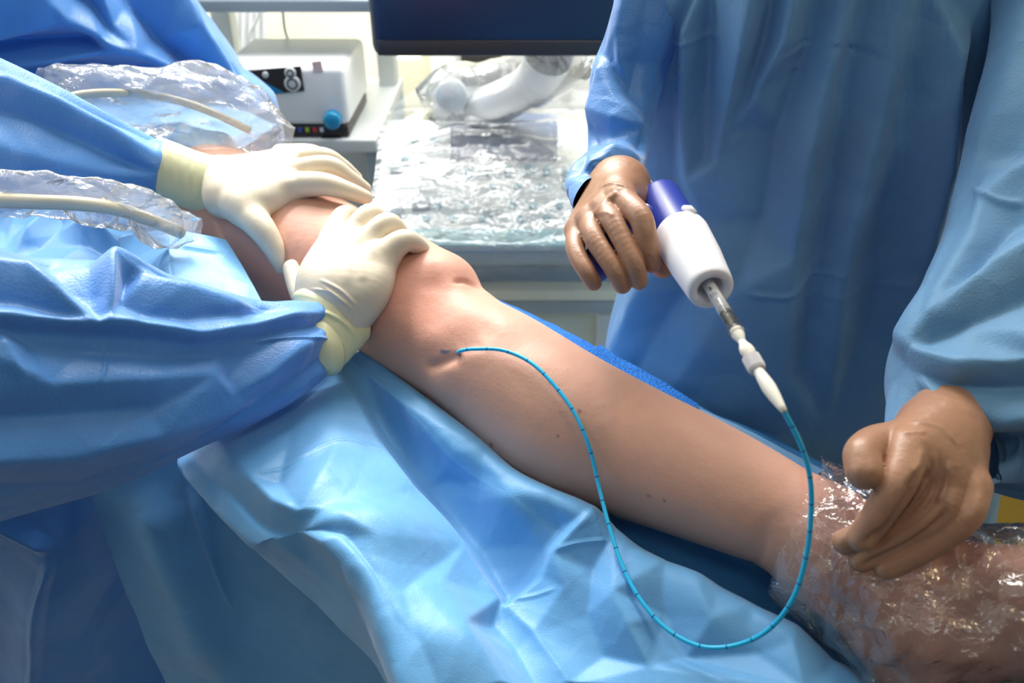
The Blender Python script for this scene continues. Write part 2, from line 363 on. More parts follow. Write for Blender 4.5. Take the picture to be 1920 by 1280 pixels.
# ---------------------------------------------------------------- hard-surface helpers
def box(name, lo, hi, m, bev=.004, parent=None, rot=None):
    lo = np.array(lo, float); hi = np.array(hi, float); c = (lo+hi)/2
    s = np.array([[x, y, z] for x in (0, 1) for y in (0, 1) for z in (0, 1)]); V = lo+s*(hi-lo)
    Q = [(0, 1, 3, 2), (4, 6, 7, 5), (0, 4, 5, 1), (2, 3, 7, 6), (0, 2, 6, 4), (1, 5, 7, 3)]
    if rot is not None: V = (V-c)@np.array(rot).T+c
    o = mesh(name, V, Q, m, smooth=False)
    if bev:
        b = o.modifiers.new('bevel', 'BEVEL'); b.width = bev; b.segments = 3
        for p in o.data.polygons: p.use_smooth = True
        b.harden_normals = False
    if parent is not None: keep(o, parent)
    return o
def struct(o): o['kind'] = 'structure'; return o
def lathe(name, a, b, prof, m, seg_n=48, parent=None, scale2=1.0, side=None, smooth=True):
    """prof: (t along a-b in 0..1 or beyond, radius)"""
    a, b = np.array(a, float), np.array(b, float); ax = b-a; L = np.linalg.norm(ax); u = ax/L
    s = np.cross(u, side if side is not None else [0, 0, 1.0]); s /= np.linalg.norm(s); t = np.cross(u, s)
    th = np.linspace(0, 2*math.pi, seg_n, endpoint=False)
    V = np.concatenate([[a+ax*p+r*(np.cos(x)*s+scale2*np.sin(x)*t) for x in th] for p, r in prof])
    o = mesh(name, V, gridq(len(prof), seg_n, True), m, smooth=smooth)
    if parent is not None: keep(o, parent)
    return o
def tube(name, pts, r, m, n=None, seg_n=12, parent=None, rad=None):
    P = cr(np.asarray(pts, float), n or len(pts)*10); T = np.gradient(P, axis=0); T /= np.linalg.norm(T, axis=1, keepdims=True)
    s = np.cross(T[0], [.3, .5, .8]); S = []
    for t in T: s = s-t*(s@t); s /= np.linalg.norm(s); S.append(s)
    S = np.array(S); B = np.cross(T, S); th = np.linspace(0, 2*math.pi, seg_n, endpoint=False)
    R = np.full(len(P), r) if rad is None else rad
    V = P[:, None]+R[:, None, None]*(np.cos(th)[None, :, None]*S[:, None]+np.sin(th)[None, :, None]*B[:, None])
    o = mesh(name, V.reshape(-1, 3), gridq(len(P), seg_n, True), m)
    ln = np.concatenate([[0], np.cumsum(np.linalg.norm(np.diff(P, axis=0), axis=1))]); setattr_f(o, 'run', np.repeat(ln, seg_n))
    if parent is not None: keep(o, parent)
    return o
def B2(name, x0, y0, x1, y1, Y, depth, m, parent=None, bev=.004):     # a box whose front face at distance Y spans those picture points
    a = PY(x0, y0, Y); b = PY(x1, y1, Y)
    return box(name, (min(a[0], b[0]), Y, min(a[2], b[2])), (max(a[0], b[0]), Y+depth, max(a[2], b[2])), m, bev, parent)
#SECTION room
struct(box('floor', (-3, -1.2, -.05), (3, 3.4, 0), M['floor'], 0))
struct(box('wall_back', (-3, 3.0, 0), (3, 3.08, 2.9), M['cream'], 0))
struct(box('wall_left', (-3.05, -1.2, 0), (-3, 3.0, 2.9), M['cream'], 0))
struct(box('wall_right', (3, -1.2, 0), (3.05, 3.0, 2.9), M['cream'], 0))
struct(box('ceiling', (-3, -1.2, 2.9), (3, 3.0, 2.95), M['white'], 0))
bn = empty('waste_bin', 'mustard yellow bin standing behind the foot at the right edge', 'bin', (1.12, 1.4, 0))
M['yellow'] = mat('bin_yellow', (236, 186, 62), .45, var=.05)
box('body', (.80, 1.2, .04), (1.34, 1.6, .80), M['yellow'], .03, bn); box('lid', (.79, 1.19, .80), (1.35, 1.61, .84), M['yellow'], .015, bn); box('base', (.84, 1.24, 0), (1.3, 1.56, .04), M['dark'], .01, bn)
# equipment trolley with shelves
t = empty('equipment_trolley', 'white equipment trolley with shelves and grey rails behind the left hand', 'trolley', (-.55, 1.8, 0))
def BX(name, x0, x1, Y0, Y1, z0, z1, m, parent=None, bev=.004): return box(name, (x0, Y0, z0), (x1, Y1, z1), m, bev, parent)
zt = PY(560, 12, 1.72)[2]; zs = PY(600, 262, 1.62)[2]
BX('top_shelf', -.72, -.26, 1.72, 2.1, zt-.012, zt+.012, M['grey'], t)
BX('shelf', -.72, PY(705, 262, 1.62)[0], 1.62, 2.1, zs-.028, zs, M['lgrey'], t)
xr = PY(705, 262, 1.62)[0]
BX('post', xr-.05, xr-.005, 2.02, 2.08, .05, 1.7, M['lgrey'], t, .006); BX('post', -.72, -.675, 2.02, 2.08, .05, 1.7, M['lgrey'], t, .006)
BX('shelf', -.72, xr, 1.62, 2.1, .50, .53, M['lgrey'], t)
BX('side_panel', xr-.03, xr, 1.64, 2.1, .10, zs-.028, M['grey'], t, .006)
for x in (-.70, xr-.04):
    for y in (1.66, 2.04): lathe('caster', (x, y, .0), (x, y, .1), [(0, 0), (0, .03), (.6, .03), (.7, .012), (1, .012), (1, 0)], M['dark'], 20, t)
BX('back_panel', -.68, xr-.05, 2.06, 2.08, .53, zs-.06, M['white'], t)
b = BX('lower_box', -.62, xr-.05, 1.66, 1.95, .53, .72, M['white'], None); b.name = 'white_case'; tag(b, 'small white instrument case on the lower trolley shelf', 'case')
b = BX('equipment_box', -.70, -.34, 1.75, 2.05, zt+.012, zt+.14, M['dark']); tag(b, 'dark equipment box on top of the trolley, cut off by the frame', 'box')
# generator on the shelf
g = empty('generator', 'white medical generator with dark panel and blue knob on the trolley shelf', 'medical device', (-.45, 1.64, zs))
gx0, gx1, gy = PY(420, 200, 1.63)[0], PY(652, 200, 1.63)[0], 1.63
ztop = PY(540, 118, 1.66)[2]; zband = PY(600, 236, 1.63)[2]
BX('housing', gx0, gx1, gy, gy+.26, zband, ztop, M['white'], g, .014)
BX('base_band', gx0+.004, gx1-.004, gy+.002, gy+.25, zs+.002, zband, M['dark'], g, .004)
def onf(px, py, Y=gy): return PY(px, py, Y)
def plate(name, pts, Y, th, m, parent):
    P = [PY(x, y, Y) for x, y in pts]; n = len(P); V = np.array([(p[0], Y-th, p[2]) for p in P]+[(p[0], Y+.002, p[2]) for p in P])
    me = bpy.data.meshes.new(name); me.from_pydata(V.tolist(), [], [list(range(n))[::-1], list(range(n, 2*n))]+[[i, (i+1) % n, n+(i+1) % n, n+i] for i in range(n)])
    me.materials.append(m); o = bpy.data.objects.new(name, me); sc.collection.objects.link(o); keep(o, parent); return o
plate('panel', [(440, 134), (564, 124), (571, 170), (452, 182)], gy, .003, M['dark'], g)
plate('blue_panel', [(460, 146), (486, 149), (532, 173), (462, 179)], gy-.003, .002, M['tri_blue'], g)
def dial(px, py, Y, r, h, m, parent, name='dial', ring=None):
    p = PY(px, py, Y); o = lathe(name, p, p+np.array([0, -h, 0]), [(0, r), (.8, r), (1, r*.85), (1, 0)], m, 28, parent, side=[1, 0, 0])
    if ring: r_ = lathe('ring', p, p+np.array([0, -h*1.1, 0]), [(0, r*.7), (1, r*.7), (1, r*.5), (.8, r*.5)], ring, 24, o, side=[1, 0, 0])
    return o
dial(549, 156, gy-.003, .016, .006, M['lgrey'], g, ring=M['dark']); dial(545, 136, gy-.003, .011, .006, M['lgrey'], g, ring=M['black'])
dial(498, 140, gy-.003, .006, .004, M['lgrey'], g); dial(625, 222, gy, .018, .022, M['knob_blue'], g, 'knob')
for x, k in ((562, 'kblue'), (576, 'green'), (590, 'red'), (603, 'lgrey')): B2('button', x-4, 240, x+4, 248, gy-.001, .004, M[k], g, .001)
plate('sticker', [(584, 116), (602, 114), (606, 134), (588, 137)], gy, .001, mat('sticker_pink', (226, 200, 200), .5), g)
B2('recess', 602, 256, 640, 268, gy-.001, .004, M['black'], g, .001)
tube('power_lead', [PY(530, 20, 1.95), PY(535, 60, 1.93), PY(548, 95, 1.90), PY(552, 130, 1.86)], .003, M['lgrey'], parent=g)
# cupboard and curtain on the far wall
c = empty('wall_cupboard', 'white wall cupboard with dark glass doors beneath the monitor', 'cupboard', (0, 2.7, .4))
B2('body', 735, 40, 1110, 330, 2.7, .28, M['white'], c); B2('glass_door', 862, 60, 960, 162, 2.695, .02, M['dark'], c); B2('glass_door', 966, 60, 1060, 178, 2.695, .02, M['dark'], c)
B2('frame', 1058, 60, 1072, 182, 2.68, .03, M['lgrey'], c); B2('frame', 850, 60, 862, 182, 2.68, .03, M['lgrey'], c)
u = sheet('window_curtain', [[(x, y, dY(y, 2.88)) for x in np.linspace(445, 500, 9)] for y in (-60, 60, 240)], 6, 60, M['white'], extra=lambda V, px, py: .012*np.sin(V[:, 0]*260)); tag(u, 'thin white curtain hanging on the cream wall at upper left', 'curtain')
tube_o = tube('hanging_cable', [PY(480, -40, 2.3), PY(487, 20, 2.3), PY(470, 60, 2.3), PY(462, 100, 2.3)], .004, M['lgrey']); tag(tube_o, 'pale cable hanging behind the generator in front of the curtain', 'cable')
dpost = B2('wall_cabinet', 738, 110, 800, 320, 2.3, .3, M['cream']); tag(dpost, 'narrow cream cabinet standing between trolley and ultrasound machine', 'cabinet')
# ultrasound machine
us = empty('ultrasound_machine', 'ultrasound machine with keyed control panel and tilted arm under clear plastic', 'ultrasound machine', (0, 1.6, 0))
xl = PY(692, 50, 1.5)[0]; zb = PY(900, 110, 1.5)[2]
mon = box('monitor', (xl, 1.50, zb), (.27, 1.55, zb+.36), M['navy'], .02, us)
scr = box('screen', (xl+.022, 1.494, zb+.034), (.248, 1.51, zb+.34), M['screen'], .003, us); keep(scr, mon); scr.matrix_parent_inverse = (__import__('mathutils').Matrix.Translation(-us.location)); mon_fix = [scr]
box('bezel', (xl+.012, 1.496, zb+.006), (.258, 1.505, zb+.032), M['dark'], .002, us)
Pf, Pb = PY(690, 455, 1.36), PY(735, 225, 1.72)        # panel slope
pz = lambda Y: Pf[2]+(Pb[2]-Pf[2])*(Y-1.36)/(1.72-1.36)
ang = math.atan2(Pb[2]-Pf[2], .36); RX = [[1, 0, 0], [0, math.cos(ang), -math.sin(ang)], [0, math.sin(ang), math.cos(ang)]]
XL, XR = Pf[0], .36
def onpanel(px, py):                                     # point of the slope seen at a picture point
    d0, d1 = 1.2, 2.2
    for _ in range(40):
        dm = (d0+d1)/2; q = W(px, py, dm)
        if q[2] > pz(q[1]): d0 = dm
        else: d1 = dm
    return W(px, py, d0)
V = []; 
for x in (XL, XR):
    for y, z in ((1.36, Pf[2]), (1.72, Pb[2]), (1.72, Pb[2]-.09), (1.36, Pf[2]-.035)): V.append((x, y, z))
cp = mesh('control_panel', V, [(0, 1, 2, 3), (7, 6, 5, 4), (0, 4, 5, 1), (1, 5, 6, 2), (2, 6, 7, 3), (3, 7, 4, 0)], M['lgrey'], False); keep(cp, us)
def slab(name, x0, y0, x1, y1, m, h=.006, parent=us):
    P = [onpanel(x, y) for x, y in ((x0, y0), (x1, y0), (x1, y1), (x0, y1))]; n = np.array([0, -math.sin(ang), math.cos(ang)])
    V = [p-n*.002 for p in P]+[p+n*h for p in P]
    o = mesh(name, V, [(4, 5, 6, 7), (0, 1, 5, 4), (1, 2, 6, 5), (2, 3, 7, 6), (3, 0, 4, 7)], m, False); keep(o, parent); return o
slab('touch_screen', 845, 218, 1045, 302, M['lcd'], .008)
def key(px, py, r, m, h=.008):
    p = onpanel(px, py); n = np.array([0, -math.sin(ang), math.cos(ang)])
    return lathe('key', p-n*.001, p+n*h, [(0, r), (.75, r), (1, r*.8), (1, 0)], m, 20, us, side=[1, 0, 0])
for px, py in ((917, 325), (953, 325), (990, 322), (1025, 326), (1060, 328), (880, 330)): key(px, py, .009, M['teal'], .016)
for r_, (y, xs) in enumerate(((352, (925, 970, 1015, 1060)), (388, (820, 870, 960, 1000, 1050)), (412, (800, 850, 905, 975, 1025, 1075)), (440, (760, 830, 880, 1000, 1050)), (300, (760, 790)), (265, (778, 815)))):
    for x in xs: key(x, y, .0085, M['teal'], .006)
for x, y in ((803, 352), (790, 387), (750, 320), (1075, 352), (740, 400)): slab('key_bar', x-17, y-8, x+17, y+8, M['grey'], .01)
slab('pad', 705, 432, 1175, 462, mat('pad_pale_teal', (150, 205, 215), .6), .004)
lathe('trackball', onpanel(925, 392), onpanel(925, 392)+np.array([0, -.01, .022]), [(0, .022), (.5, .02), (.85, .012), (1, 0)], M['lgrey'], 24, us, side=[1, 0, 0])
B2('front_rail', 690, 470, 1210, 500, 1.355, .05, M['grey'], us, .012)
B2('drawer_front', 760, 502, 1210, 546, 1.42, .3, mat('slate_blue', (96, 124, 150), .5), us)
B2('lower_shelf', 760, 546, 1210, 564, 1.38, .35, M['cream'], us); B2('lower_rail', 760, 566, 1210, 590, 1.40, .3, M['grey'], us, .008)
col0 = box('pedestal', (-.06, 1.5, .1), (.30, 1.75, PY(900, 590, 1.5)[2]), M['cream'], .02, us); box('base', (-.16, 1.38, .03), (.40, 1.85, .12), M['grey'], .03, us)
B2('white_door', 1122, 590, 1160, 720, 1.46, .03, M['white'], us)
tube('support_arm', [PY(880, 212, 1.70), PY(930, 195, 1.68), PY(985, 165, 1.66), PY(1015, 135, 1.64), PY(1030, 100, 1.60)], .04, M['white'], 40, 24, us, rad=np.interp(np.linspace(0, 1, 40), [0, .15, .5, 1], [.028, .045, .04, .05]))
lathe('arm_joint', PY(846, 180, 1.62), PY(846, 176, 1.70), [(0, 0), (0, .028), (.1, .033), (1, .033), (1, 0)], M['lgrey'], 30, us)
# its clear cover
def covextra(V, px, py): return .012*crumple(V*np.array([.5, 1, 1]), .09, 3)/.09*2+.004*crumple(V*np.array([.5, 1, 1]), .03, 5)/.03*2
rows = []
for y, Y0 in ((165, 1.66), (200, 1.70), (225, 1.66), (260, 1.60), (320, 1.50), (380, 1.42), (430, 1.36), (468, 1.32), (520, 1.335), (600, 1.33), (700, 1.33)):
    xl_ = np.interp(y, [165, 200, 250, 400, 700], [780, 735, 712, 690, 700]); r_ = []
    for x in np.linspace(xl_, 1230, 8): r_.append((x, y, dY(y, Y0)-.03))
    rows.append(r_)
u = sheet('equipment_cover', rows, 170, 170, M['film_us'], [('r', .012, 9, [(720, 232), (900, 240), (1110, 232)]), ('r', .01, 8, [(745, 275), (900, 262), (1120, 262)])], covextra)
tag(u, 'crumpled clear plastic cover draped over the ultrasound control panel', 'plastic cover')
armf = tube('arm_cover', [PY(800, 205, 1.60), PY(850, 178, 1.62), PY(920, 170, 1.64), PY(985, 150, 1.62), PY(1030, 120, 1.58), PY(1060, 90, 1.56)], .05, M['film_us'], 90, 60, rad=np.interp(np.linspace(0, 1, 90), [0, .2, .5, 1], [.045, .062, .056, .07])+.0)
vv = np.empty(len(armf.data.vertices)*3, np.float32); armf.data.vertices.foreach_get('co', vv); vv = vv.reshape(-1, 3).astype(float)
vv += (crumple(vv, .04, 2)*.5)[:, None]*np.array([.2, -.6, .7]); armf.data.vertices.foreach_set('co', vv.astype(np.float32).ravel()); tag(armf, 'clear plastic sleeve wrapped round the white monitor arm', 'plastic sleeve')
#SECTION table and drapes
tx = [PZ(*p, .99) for p in ((700, 460), (1650, 935), (2300, 1290), (2300, 1700), (1100, 1250), (500, 700))]
z0, z1 = .88, .965; T2 = []
a0, a1 = np.array([-.62, 1.50]), np.array([.93, .02]); dirt = (a1-a0)/np.linalg.norm(a1-a0); nrm = np.array([dirt[1], -dirt[0]])   # back edge and the direction to the front
V = []
for z in (z0, z1):
    for q in (a0, a1, a1+nrm*-.0, a0): pass
quad = [a0+(-nrm if nrm[1] > 0 else nrm)*.02, a1+(-nrm if nrm[1] > 0 else nrm)*.02, a1+(-nrm if nrm[1] > 0 else nrm)*.30, a0+(-nrm if nrm[1] > 0 else nrm)*.30]
V = [(q[0], q[1], z0) for q in quad]+[(q[0], q[1], z1) for q in quad]
tb = empty('operating_table', 'operating table hidden beneath the blue drapes under the leg', 'operating table', (quad[0][0]*.5+quad[2][0]*.5, quad[0][1]*.5+quad[2][1]*.5, 0))
o = mesh('mattress', V, [(0, 3, 2, 1), (4, 5, 6, 7), (0, 1, 5, 4), (1, 2, 6, 5), (2, 3, 7, 6), (3, 0, 4, 7)], M['dark'], False); keep(o, tb)
cx, cy = tb.location[0], tb.location[1]; box('column', (cx-.15, cy-.1, .1), (cx+.15, cy+.1, .9), M['lgrey'], .02, tb); box('base', (cx-.22, cy-.18, 0), (cx+.22, cy+.18, .1), M['lgrey'], .03, tb)
# flat drape on the table under the leg
def gz(px, py, z): return (px, py, float(dZ(py, z)))
rows = []
for t_ in np.linspace(0, 1, 7):
    back = np.array([820, 520])*(1-t_)+np.array([2060, 1145])*t_; front = np.array([620, 760])*(1-t_)+np.array([1720, 1500])*t_
    r_ = []
    for s_, z in ((-.02, .88), (0, .985), (.06, .995), (.4, .99), (.7, .99), (1, .985)):
        p = back+(front-back)*s_; r_.append(gz(p[0], p[1], z))
    rows.append(r_)
u = sheet('table_drape', rows, 220, 130, M['drape_dark'], [('t', .006, 22, [(1330, 760), (1450, 830), (1600, 905)]), ('r', .006, 30, [(1100, 960), (1250, 1060), (1500, 1200)]), ('t', .005, 16, [(1150, 1000), (1300, 1110), (1480, 1180)]), ('r', -.006, 30, [(1300, 1050), (1500, 1180), (1600, 1280)])],
          lambda V, px, py: .004*crumple(V, .07, 4)/.07*2)
tag(u, 'deep blue drape spread flat on the table beneath the leg', 'drape')
rows = [[gz(900, 548, 1.02), gz(1000, 590, 1.02), gz(1110, 646, 1.022), gz(1205, 693, 1.02), gz(1310, 756, 1.02)],
        [gz(890, 560, 1.03), gz(985, 604, 1.03), gz(1095, 662, 1.034), gz(1190, 712, 1.03), gz(1300, 772, 1.03)],
        [gz(860, 600, 1.012), gz(950, 640, 1.012), gz(1060, 700, 1.012), gz(1150, 750, 1.012), gz(1265, 815, 1.012)],
        [gz(840, 640, 1.0), gz(930, 680, 1.0), gz(1040, 740, 1.0), gz(1130, 790, 1.0), gz(1240, 855, 1.0)]]
u = sheet('towel', rows, 60, 200, M['towel'], [('s', .006, 20, [(1090, 668), (1150, 640)])], lambda V, px, py: .0015*crumple(V, .03, 2)/.03*2); tag(u, 'royal blue textured towel along the table edge behind the calf', 'towel')
rows = [[gz(1285, 752, 1.015), gz(1400, 803, 1.015), gz(1520, 866, 1.015), gz(1700, 960, 1.015)], [gz(1285, 765, 1.03), gz(1395, 815, 1.03), gz(1512, 878, 1.03), gz(1690, 972, 1.03)],
        [gz(1275, 800, 1.018), gz(1380, 850, 1.018), gz(1495, 910, 1.018), gz(1660, 1010, 1.015)], [gz(1265, 850, 1.0), gz(1360, 900, 1.0), gz(1475, 960, 1.0), gz(1640, 1060, 1.0)]]
u = sheet('folded_drape', rows, 50, 120, M['drape'], (), lambda V, px, py: .002*crumple(V, .05, 7)/.05*2); tag(u, 'pale blue folded drape between the shin and the standing surgeon gown', 'drape')
# the big bright drape over the near side of the leg
rows = [
 [(380, 800, .80), (420, 780, .78), (560, 735, .79), (640, 690, .83), (660, 668, .84), (690, 652, .845), (720, 680, .87)],
 [(333, 876, .735), (337, 866, .715), (530, 820, .725), (690, 772, .785), (742, 742, .78), (778, 733, .785), (805, 760, .83)],
 [(455, 1018, .70), (457, 1008, .655), (590, 900, .672), (770, 880, .745), (815, 820, .745), (868, 812, .755), (890, 835, .80)],
 [(520, 1076, .69), (515, 1012, .642), (650, 950, .655), (810, 940, .73), (880, 885, .725), (948, 886, .722), (975, 910, .78)],
 [(588, 1132, .68), (585, 1004, .630), (710, 980, .64), (860, 1010, .705), (965, 935, .692), (1078, 952, .692), (1100, 980, .76)],
 [(640, 1182, .67), (648, 1040, .612), (760, 1060, .622), (895, 1070, .685), (1040, 1005, .672), (1150, 1000, .678), (1170, 1030, .745)],
 [(700, 1238, .65), (690, 1105, .595), (805, 1130, .602), (935, 1130, .665), (1090, 1070, .653), (1225, 1054, .664), (1245, 1085, .73)],
 [(735, 1292, .63), (722, 1195, .575), (860, 1210, .58), (1010, 1220, .632), (1200, 1150, .628), (1380, 1140, .64), (1400, 1170, .70)],
 [(770, 1360, .61), (755, 1310, .555), (900, 1320, .56), (1100, 1330, .60), (1340, 1270, .598), (1600, 1252, .61), (1630, 1285, .67)],
 [(830, 1500, .59), (800, 1460, .535), (960, 1460, .54), (1180, 1460, .57), (1460, 1420, .57), (1800, 1400, .575), (1830, 1440, .64)]]
FA = [('t', .0012, 8, [(1035, 1035), (1080, 1020), (1150, 1010)]), ('t', .001, 8, [(940, 1130), (1000, 1118), (1050, 1100)]), ('t', .0015, 4, [(470, 897), (560, 860), (640, 840), (720, 860)])]
FDR = facets([
 [(632, 735, 5), (628, 850, 10), (640, 960, 8)], [(560, 760, -2), (540, 830, -3), (520, 900, -6)],
 [(420, 840, 3), (470, 896, 5), (522, 945, 8), (570, 968, 10), (640, 975, 8), (700, 1010, 6)], [(400, 900, -6), (460, 960, -8), (500, 990, -6)], [(470, 985, -4), (540, 995, -6)],
 [(610, 1010, 6), (655, 1060, 5), (690, 1140, 4), (742, 1290, 2)], [(600, 990, -5), (650, 1000, -4), (700, 1060, -5), (740, 1160, -4)],
 [(640, 690, 2), (700, 830, 10), (760, 925, 14), (862, 1030, 12), (938, 1125, 4)], [(672, 690, -4), (722, 800, -14), (800, 905, -18), (890, 1020, -18), (945, 1112, -14)],
 [(790, 780, 4), (860, 850, 6), (905, 850, 8)], [(905, 850, 8), (900, 900, -3), (880, 940, -8)], [(960, 930, 5), (1030, 930, 6), (1105, 965, 10)], [(1105, 965, 10), (1035, 1035, 2), (1015, 1080, -2), (945, 1128, -10)],
 [(1050, 985, -8), (1010, 1030, -9)], [(1150, 1000, 0), (1110, 1060, -8), (1060, 1100, 2)], [(945, 1140, 4), (1000, 1195, 8), (1065, 1290, 8)], [(930, 1160, -8), (970, 1210, -6), (1020, 1300, -4)],
 [(820, 1100, 6), (860, 1180, 8), (930, 1290, 8)], [(760, 1100, -4), (790, 1200, -4), (830, 1300, -4)], [(1240, 1060, 6), (1290, 1090, 12), (1340, 1110, 8)], [(1290, 1095, 12), (1250, 1150, -8), (1230, 1200, -4)], [(1330, 1165, 8), (1290, 1230, -8)], [(1400, 1150, 8), (1330, 1165, 8)],
 [(1420, 1220, -6), (1480, 1210, 8)], [(1150, 1110, 6), (1180, 1170, 8), (1220, 1250, 4)], [(1100, 1150, -4), (1130, 1230, -4)], [(1550, 1260, -4), (1500, 1290, 6)]])
u = sheet('front_drape', rows, 640, 480, M['drape'], FA, plus(FDR, lambda V, px, py: .0010*crumple(V, .06, 11)/.06*2+.0004*crumple(V, .02, 12)/.02*2), thick=.0006)
tag(u, 'bright light blue drape folded over the near side of the leg', 'drape')
rows = [[(140, 880, .78), (260, 850, .79), (360, 850, .80), (520, 900, .80), (700, 1000, .80)],
        [(165, 925, .80), (280, 960, .79), (400, 980, .80), (560, 1050, .79), (740, 1100, .78)],
        [(225, 1080, .83), (330, 1090, .81), (450, 1110, .82), (600, 1150, .80), (780, 1200, .77)],
        [(275, 1200, .86), (380, 1200, .84), (500, 1220, .84), (650, 1240, .81), (820, 1300, .77)],
        [(330, 1330, .90), (440, 1340, .87), (560, 1350, .86), (700, 1360, .83), (860, 1400, .78)],
        [(380, 1480, .95), (500, 1480, .92), (640, 1480, .9), (780, 1480, .86), (920, 1500, .8)]]
u = sheet('hanging_drape', rows, 220, 200, M['drape'], [('t', .008, 14, [(350, 900), (400, 1050), (440, 1150)]), ('r', .012, 40, [(270, 900), (330, 1080), (420, 1280)])], lambda V, px, py: .004*crumple(V, .09, 21)/.09*2, thick=.0006)
tag(u, 'medium blue drape panel hanging down below the seated sleeve at lower left'.replace('seated ', ''), 'drape')
rows = [[(-200, 900, .74), (-40, 950, .75), (90, 930, .77), (230, 900, .84), (300, 900, .90)],
        [(-200, 1040, .80), (-20, 1060, .81), (95, 1040, .79), (220, 1080, .87), (320, 1080, .95)],
        [(-200, 1180, .86), (-20, 1180, .87), (75, 1160, .82), (230, 1200, .92), (380, 1200, 1.0)],
        [(-200, 1330, .92), (-20, 1330, .93), (60, 1300, .87), (260, 1330, .97), (420, 1330, 1.05)],
        [(-200, 1480, .98), (-20, 1480, 1.0), (60, 1450, .92), (260, 1480, 1.02), (440, 1480, 1.1)]]
u = sheet('hanging_drape', rows, 160, 160, M['gown_a'], [('t', .012, 22, [(-30, 960), (60, 1010), (100, 1040)]), ('t', .012, 18, [(100, 1030), (70, 1150), (60, 1330)])], lambda V, px, py: .005*crumple(V, .09, 31)/.09*2, thick=.0006)
tag(u, 'dark royal blue drape hanging in the bottom left corner', 'drape')
# drapes round the thigh
rows = [[(222, 446, .86), (268, 436, .852), (312, 430, .845), (318, 430, .852), (375, 438, .86), (424, 450, .868)],
        [(226, 475, .84), (272, 468, .832), (314, 462, .822), (321, 464, .832), (395, 475, .84), (448, 487, .848)],
        [(232, 520, .81), (276, 512, .80), (318, 505, .79), (326, 508, .80), (420, 525, .81), (478, 540, .82)],
        [(240, 590, .78), (285, 580, .77), (325, 575, .765), (334, 580, .77), (450, 590, .78), (512, 605, .79)]]
u = sheet('drape_flap', rows, 90, 140, M['drape'], [('t', .003, 7, [(330, 460), (420, 475)])], lambda V, px, py: .0012*crumple(V, .04, 5)/.04*2, thick=.0008); tag(u, 'stiff pale blue drape flap folded against the thigh above the near sleeve', 'drape')
rows = [[(-160, 380, .98), (60, 385, .98), (200, 390, .98), (330, 395, .99), (400, 400, 1.02)],
        [(-160, 430, .92), (60, 425, .93), (200, 430, .93), (310, 440, .94), (400, 450, .98)],
        [(-160, 480, .86), (60, 470, .88), (200, 480, .88), (300, 490, .89), (420, 520, .95)],
        [(-160, 560, .80), (60, 560, .82), (200, 560, .82), (300, 560, .83), (440, 600, .93)], [(-160, 640, .78), (60, 640, .8), (200, 640, .82), (400, 640, .86), (560, 640, .93)]]
u = sheet('thigh_drape', rows, 140, 200, M['drape'], [('t', .018, 20, [(20, 470), (90, 430), (130, 415), (220, 470)]), ('t', .014, 18, [(110, 440), (200, 455), (300, 500)]), ('r', .012, 16, [(0, 440), (60, 400), (180, 400)])], lambda V, px, py: .008*crumple(V, .06, 8)/.06*2, thick=.0006); tag(u, 'crumpled blue drape over the patient below the lower plastic sheath', 'drape')
rows = [[(60, 120, 1.22), (200, 150, 1.20), (330, 170, 1.18), (440, 200, 1.16), (520, 230, 1.2)],
        [(100, 190, 1.06), (220, 200, 1.05), (340, 215, 1.04), (440, 240, 1.04), (490, 256, 1.10)],
        [(160, 260, .97), (250, 262, .97), (340, 270, .965), (410, 276, .975), (440, 284, 1.0)],
        [(200, 330, .955), (280, 330, .95), (340, 320, .945), (372, 310, .955), (392, 306, .99)],
        [(200, 420, .94), (280, 420, .93), (340, 400, .925), (368, 380, .93), (380, 370, .95)]]
u = sheet('upper_drape', rows, 120, 140, M['drape'], [('t', .014, 16, [(250, 240), (330, 250), (430, 235)]), ('t', .012, 14, [(290, 280), (380, 260), (450, 270)])], lambda V, px, py: .006*crumple(V, .06, 18)/.06*2, thick=.0006); tag(u, 'blue drape at the top of the thigh beneath the upper plastic sheath', 'drape')
#SECTION patient leg
legc = [(300, 360, 1.10, .078), (400, 392, 1.01, .082), (520, 445, .955, .076), (640, 505, .90, .070), (755, 572, .86, .066), (840, 640, .825, .062), (942, 704, .79, .0640), (1052, 786, .765, .0690), (1170, 839, .742, .0625), (1285, 886, .715, .0560), (1385, 930, .692, .0500), (1480, 975, .672, .0435), (1560, 1028, .655, .0420)]
foot = [[(1560, 1028, .655, .042), (1670, 1115, .63, .044), (1725, 1205, .615, .037)], [(1670, 1100, .63, .042), (1790, 1105, .605, .037), (1930, 1110, .578, .033), (2080, 1105, .56, .036)],
        [(1725, 1205, .615, .036), (1850, 1200, .59, .026), (1990, 1190, .57, .024), (2090, 1160, .56, .026)]]
lo, hi = bounds([legc]+foot, .10); FL = Field(lo, hi, .0028)
FL.chain(legc, .01)
for c_ in foot: FL.chain(c_, .03)
for i, (x, y, d, r) in enumerate(((2165, 1060, .545, .015), (2185, 1095, .547, .010), (2185, 1125, .55, .009), (2175, 1150, .553, .009), (2160, 1175, .556, .009))):
    FL.chain([(2070, y, .56, r*1.2), (x, y, d, r)], .012)
def blob(F, px, py, d, r, k, px2=None, py2=None, d2=None, r2=None, sub=False):
    a = W(px, py, d); b = a+1e-4 if px2 is None else W(px2, py2, d2); F.cone(F.F, a, b, r, r if r2 is None else r2, k, sub)
blob(FL, 828, 542, .842, .0385, .018)                    # patella
blob(FL, 892, 585, .822, .019, .014)                     # below the kneecap
blob(FL, 765, 530, .875, .044, .03)                      # above the kneecap
V, Q = FL.surface(); N = vnorm(V, Q); px, py, d = proj(V)
front = np.clip(((CO-V)*N).sum(1)/np.linalg.norm(CO-V, axis=1)*3, 0, 1)
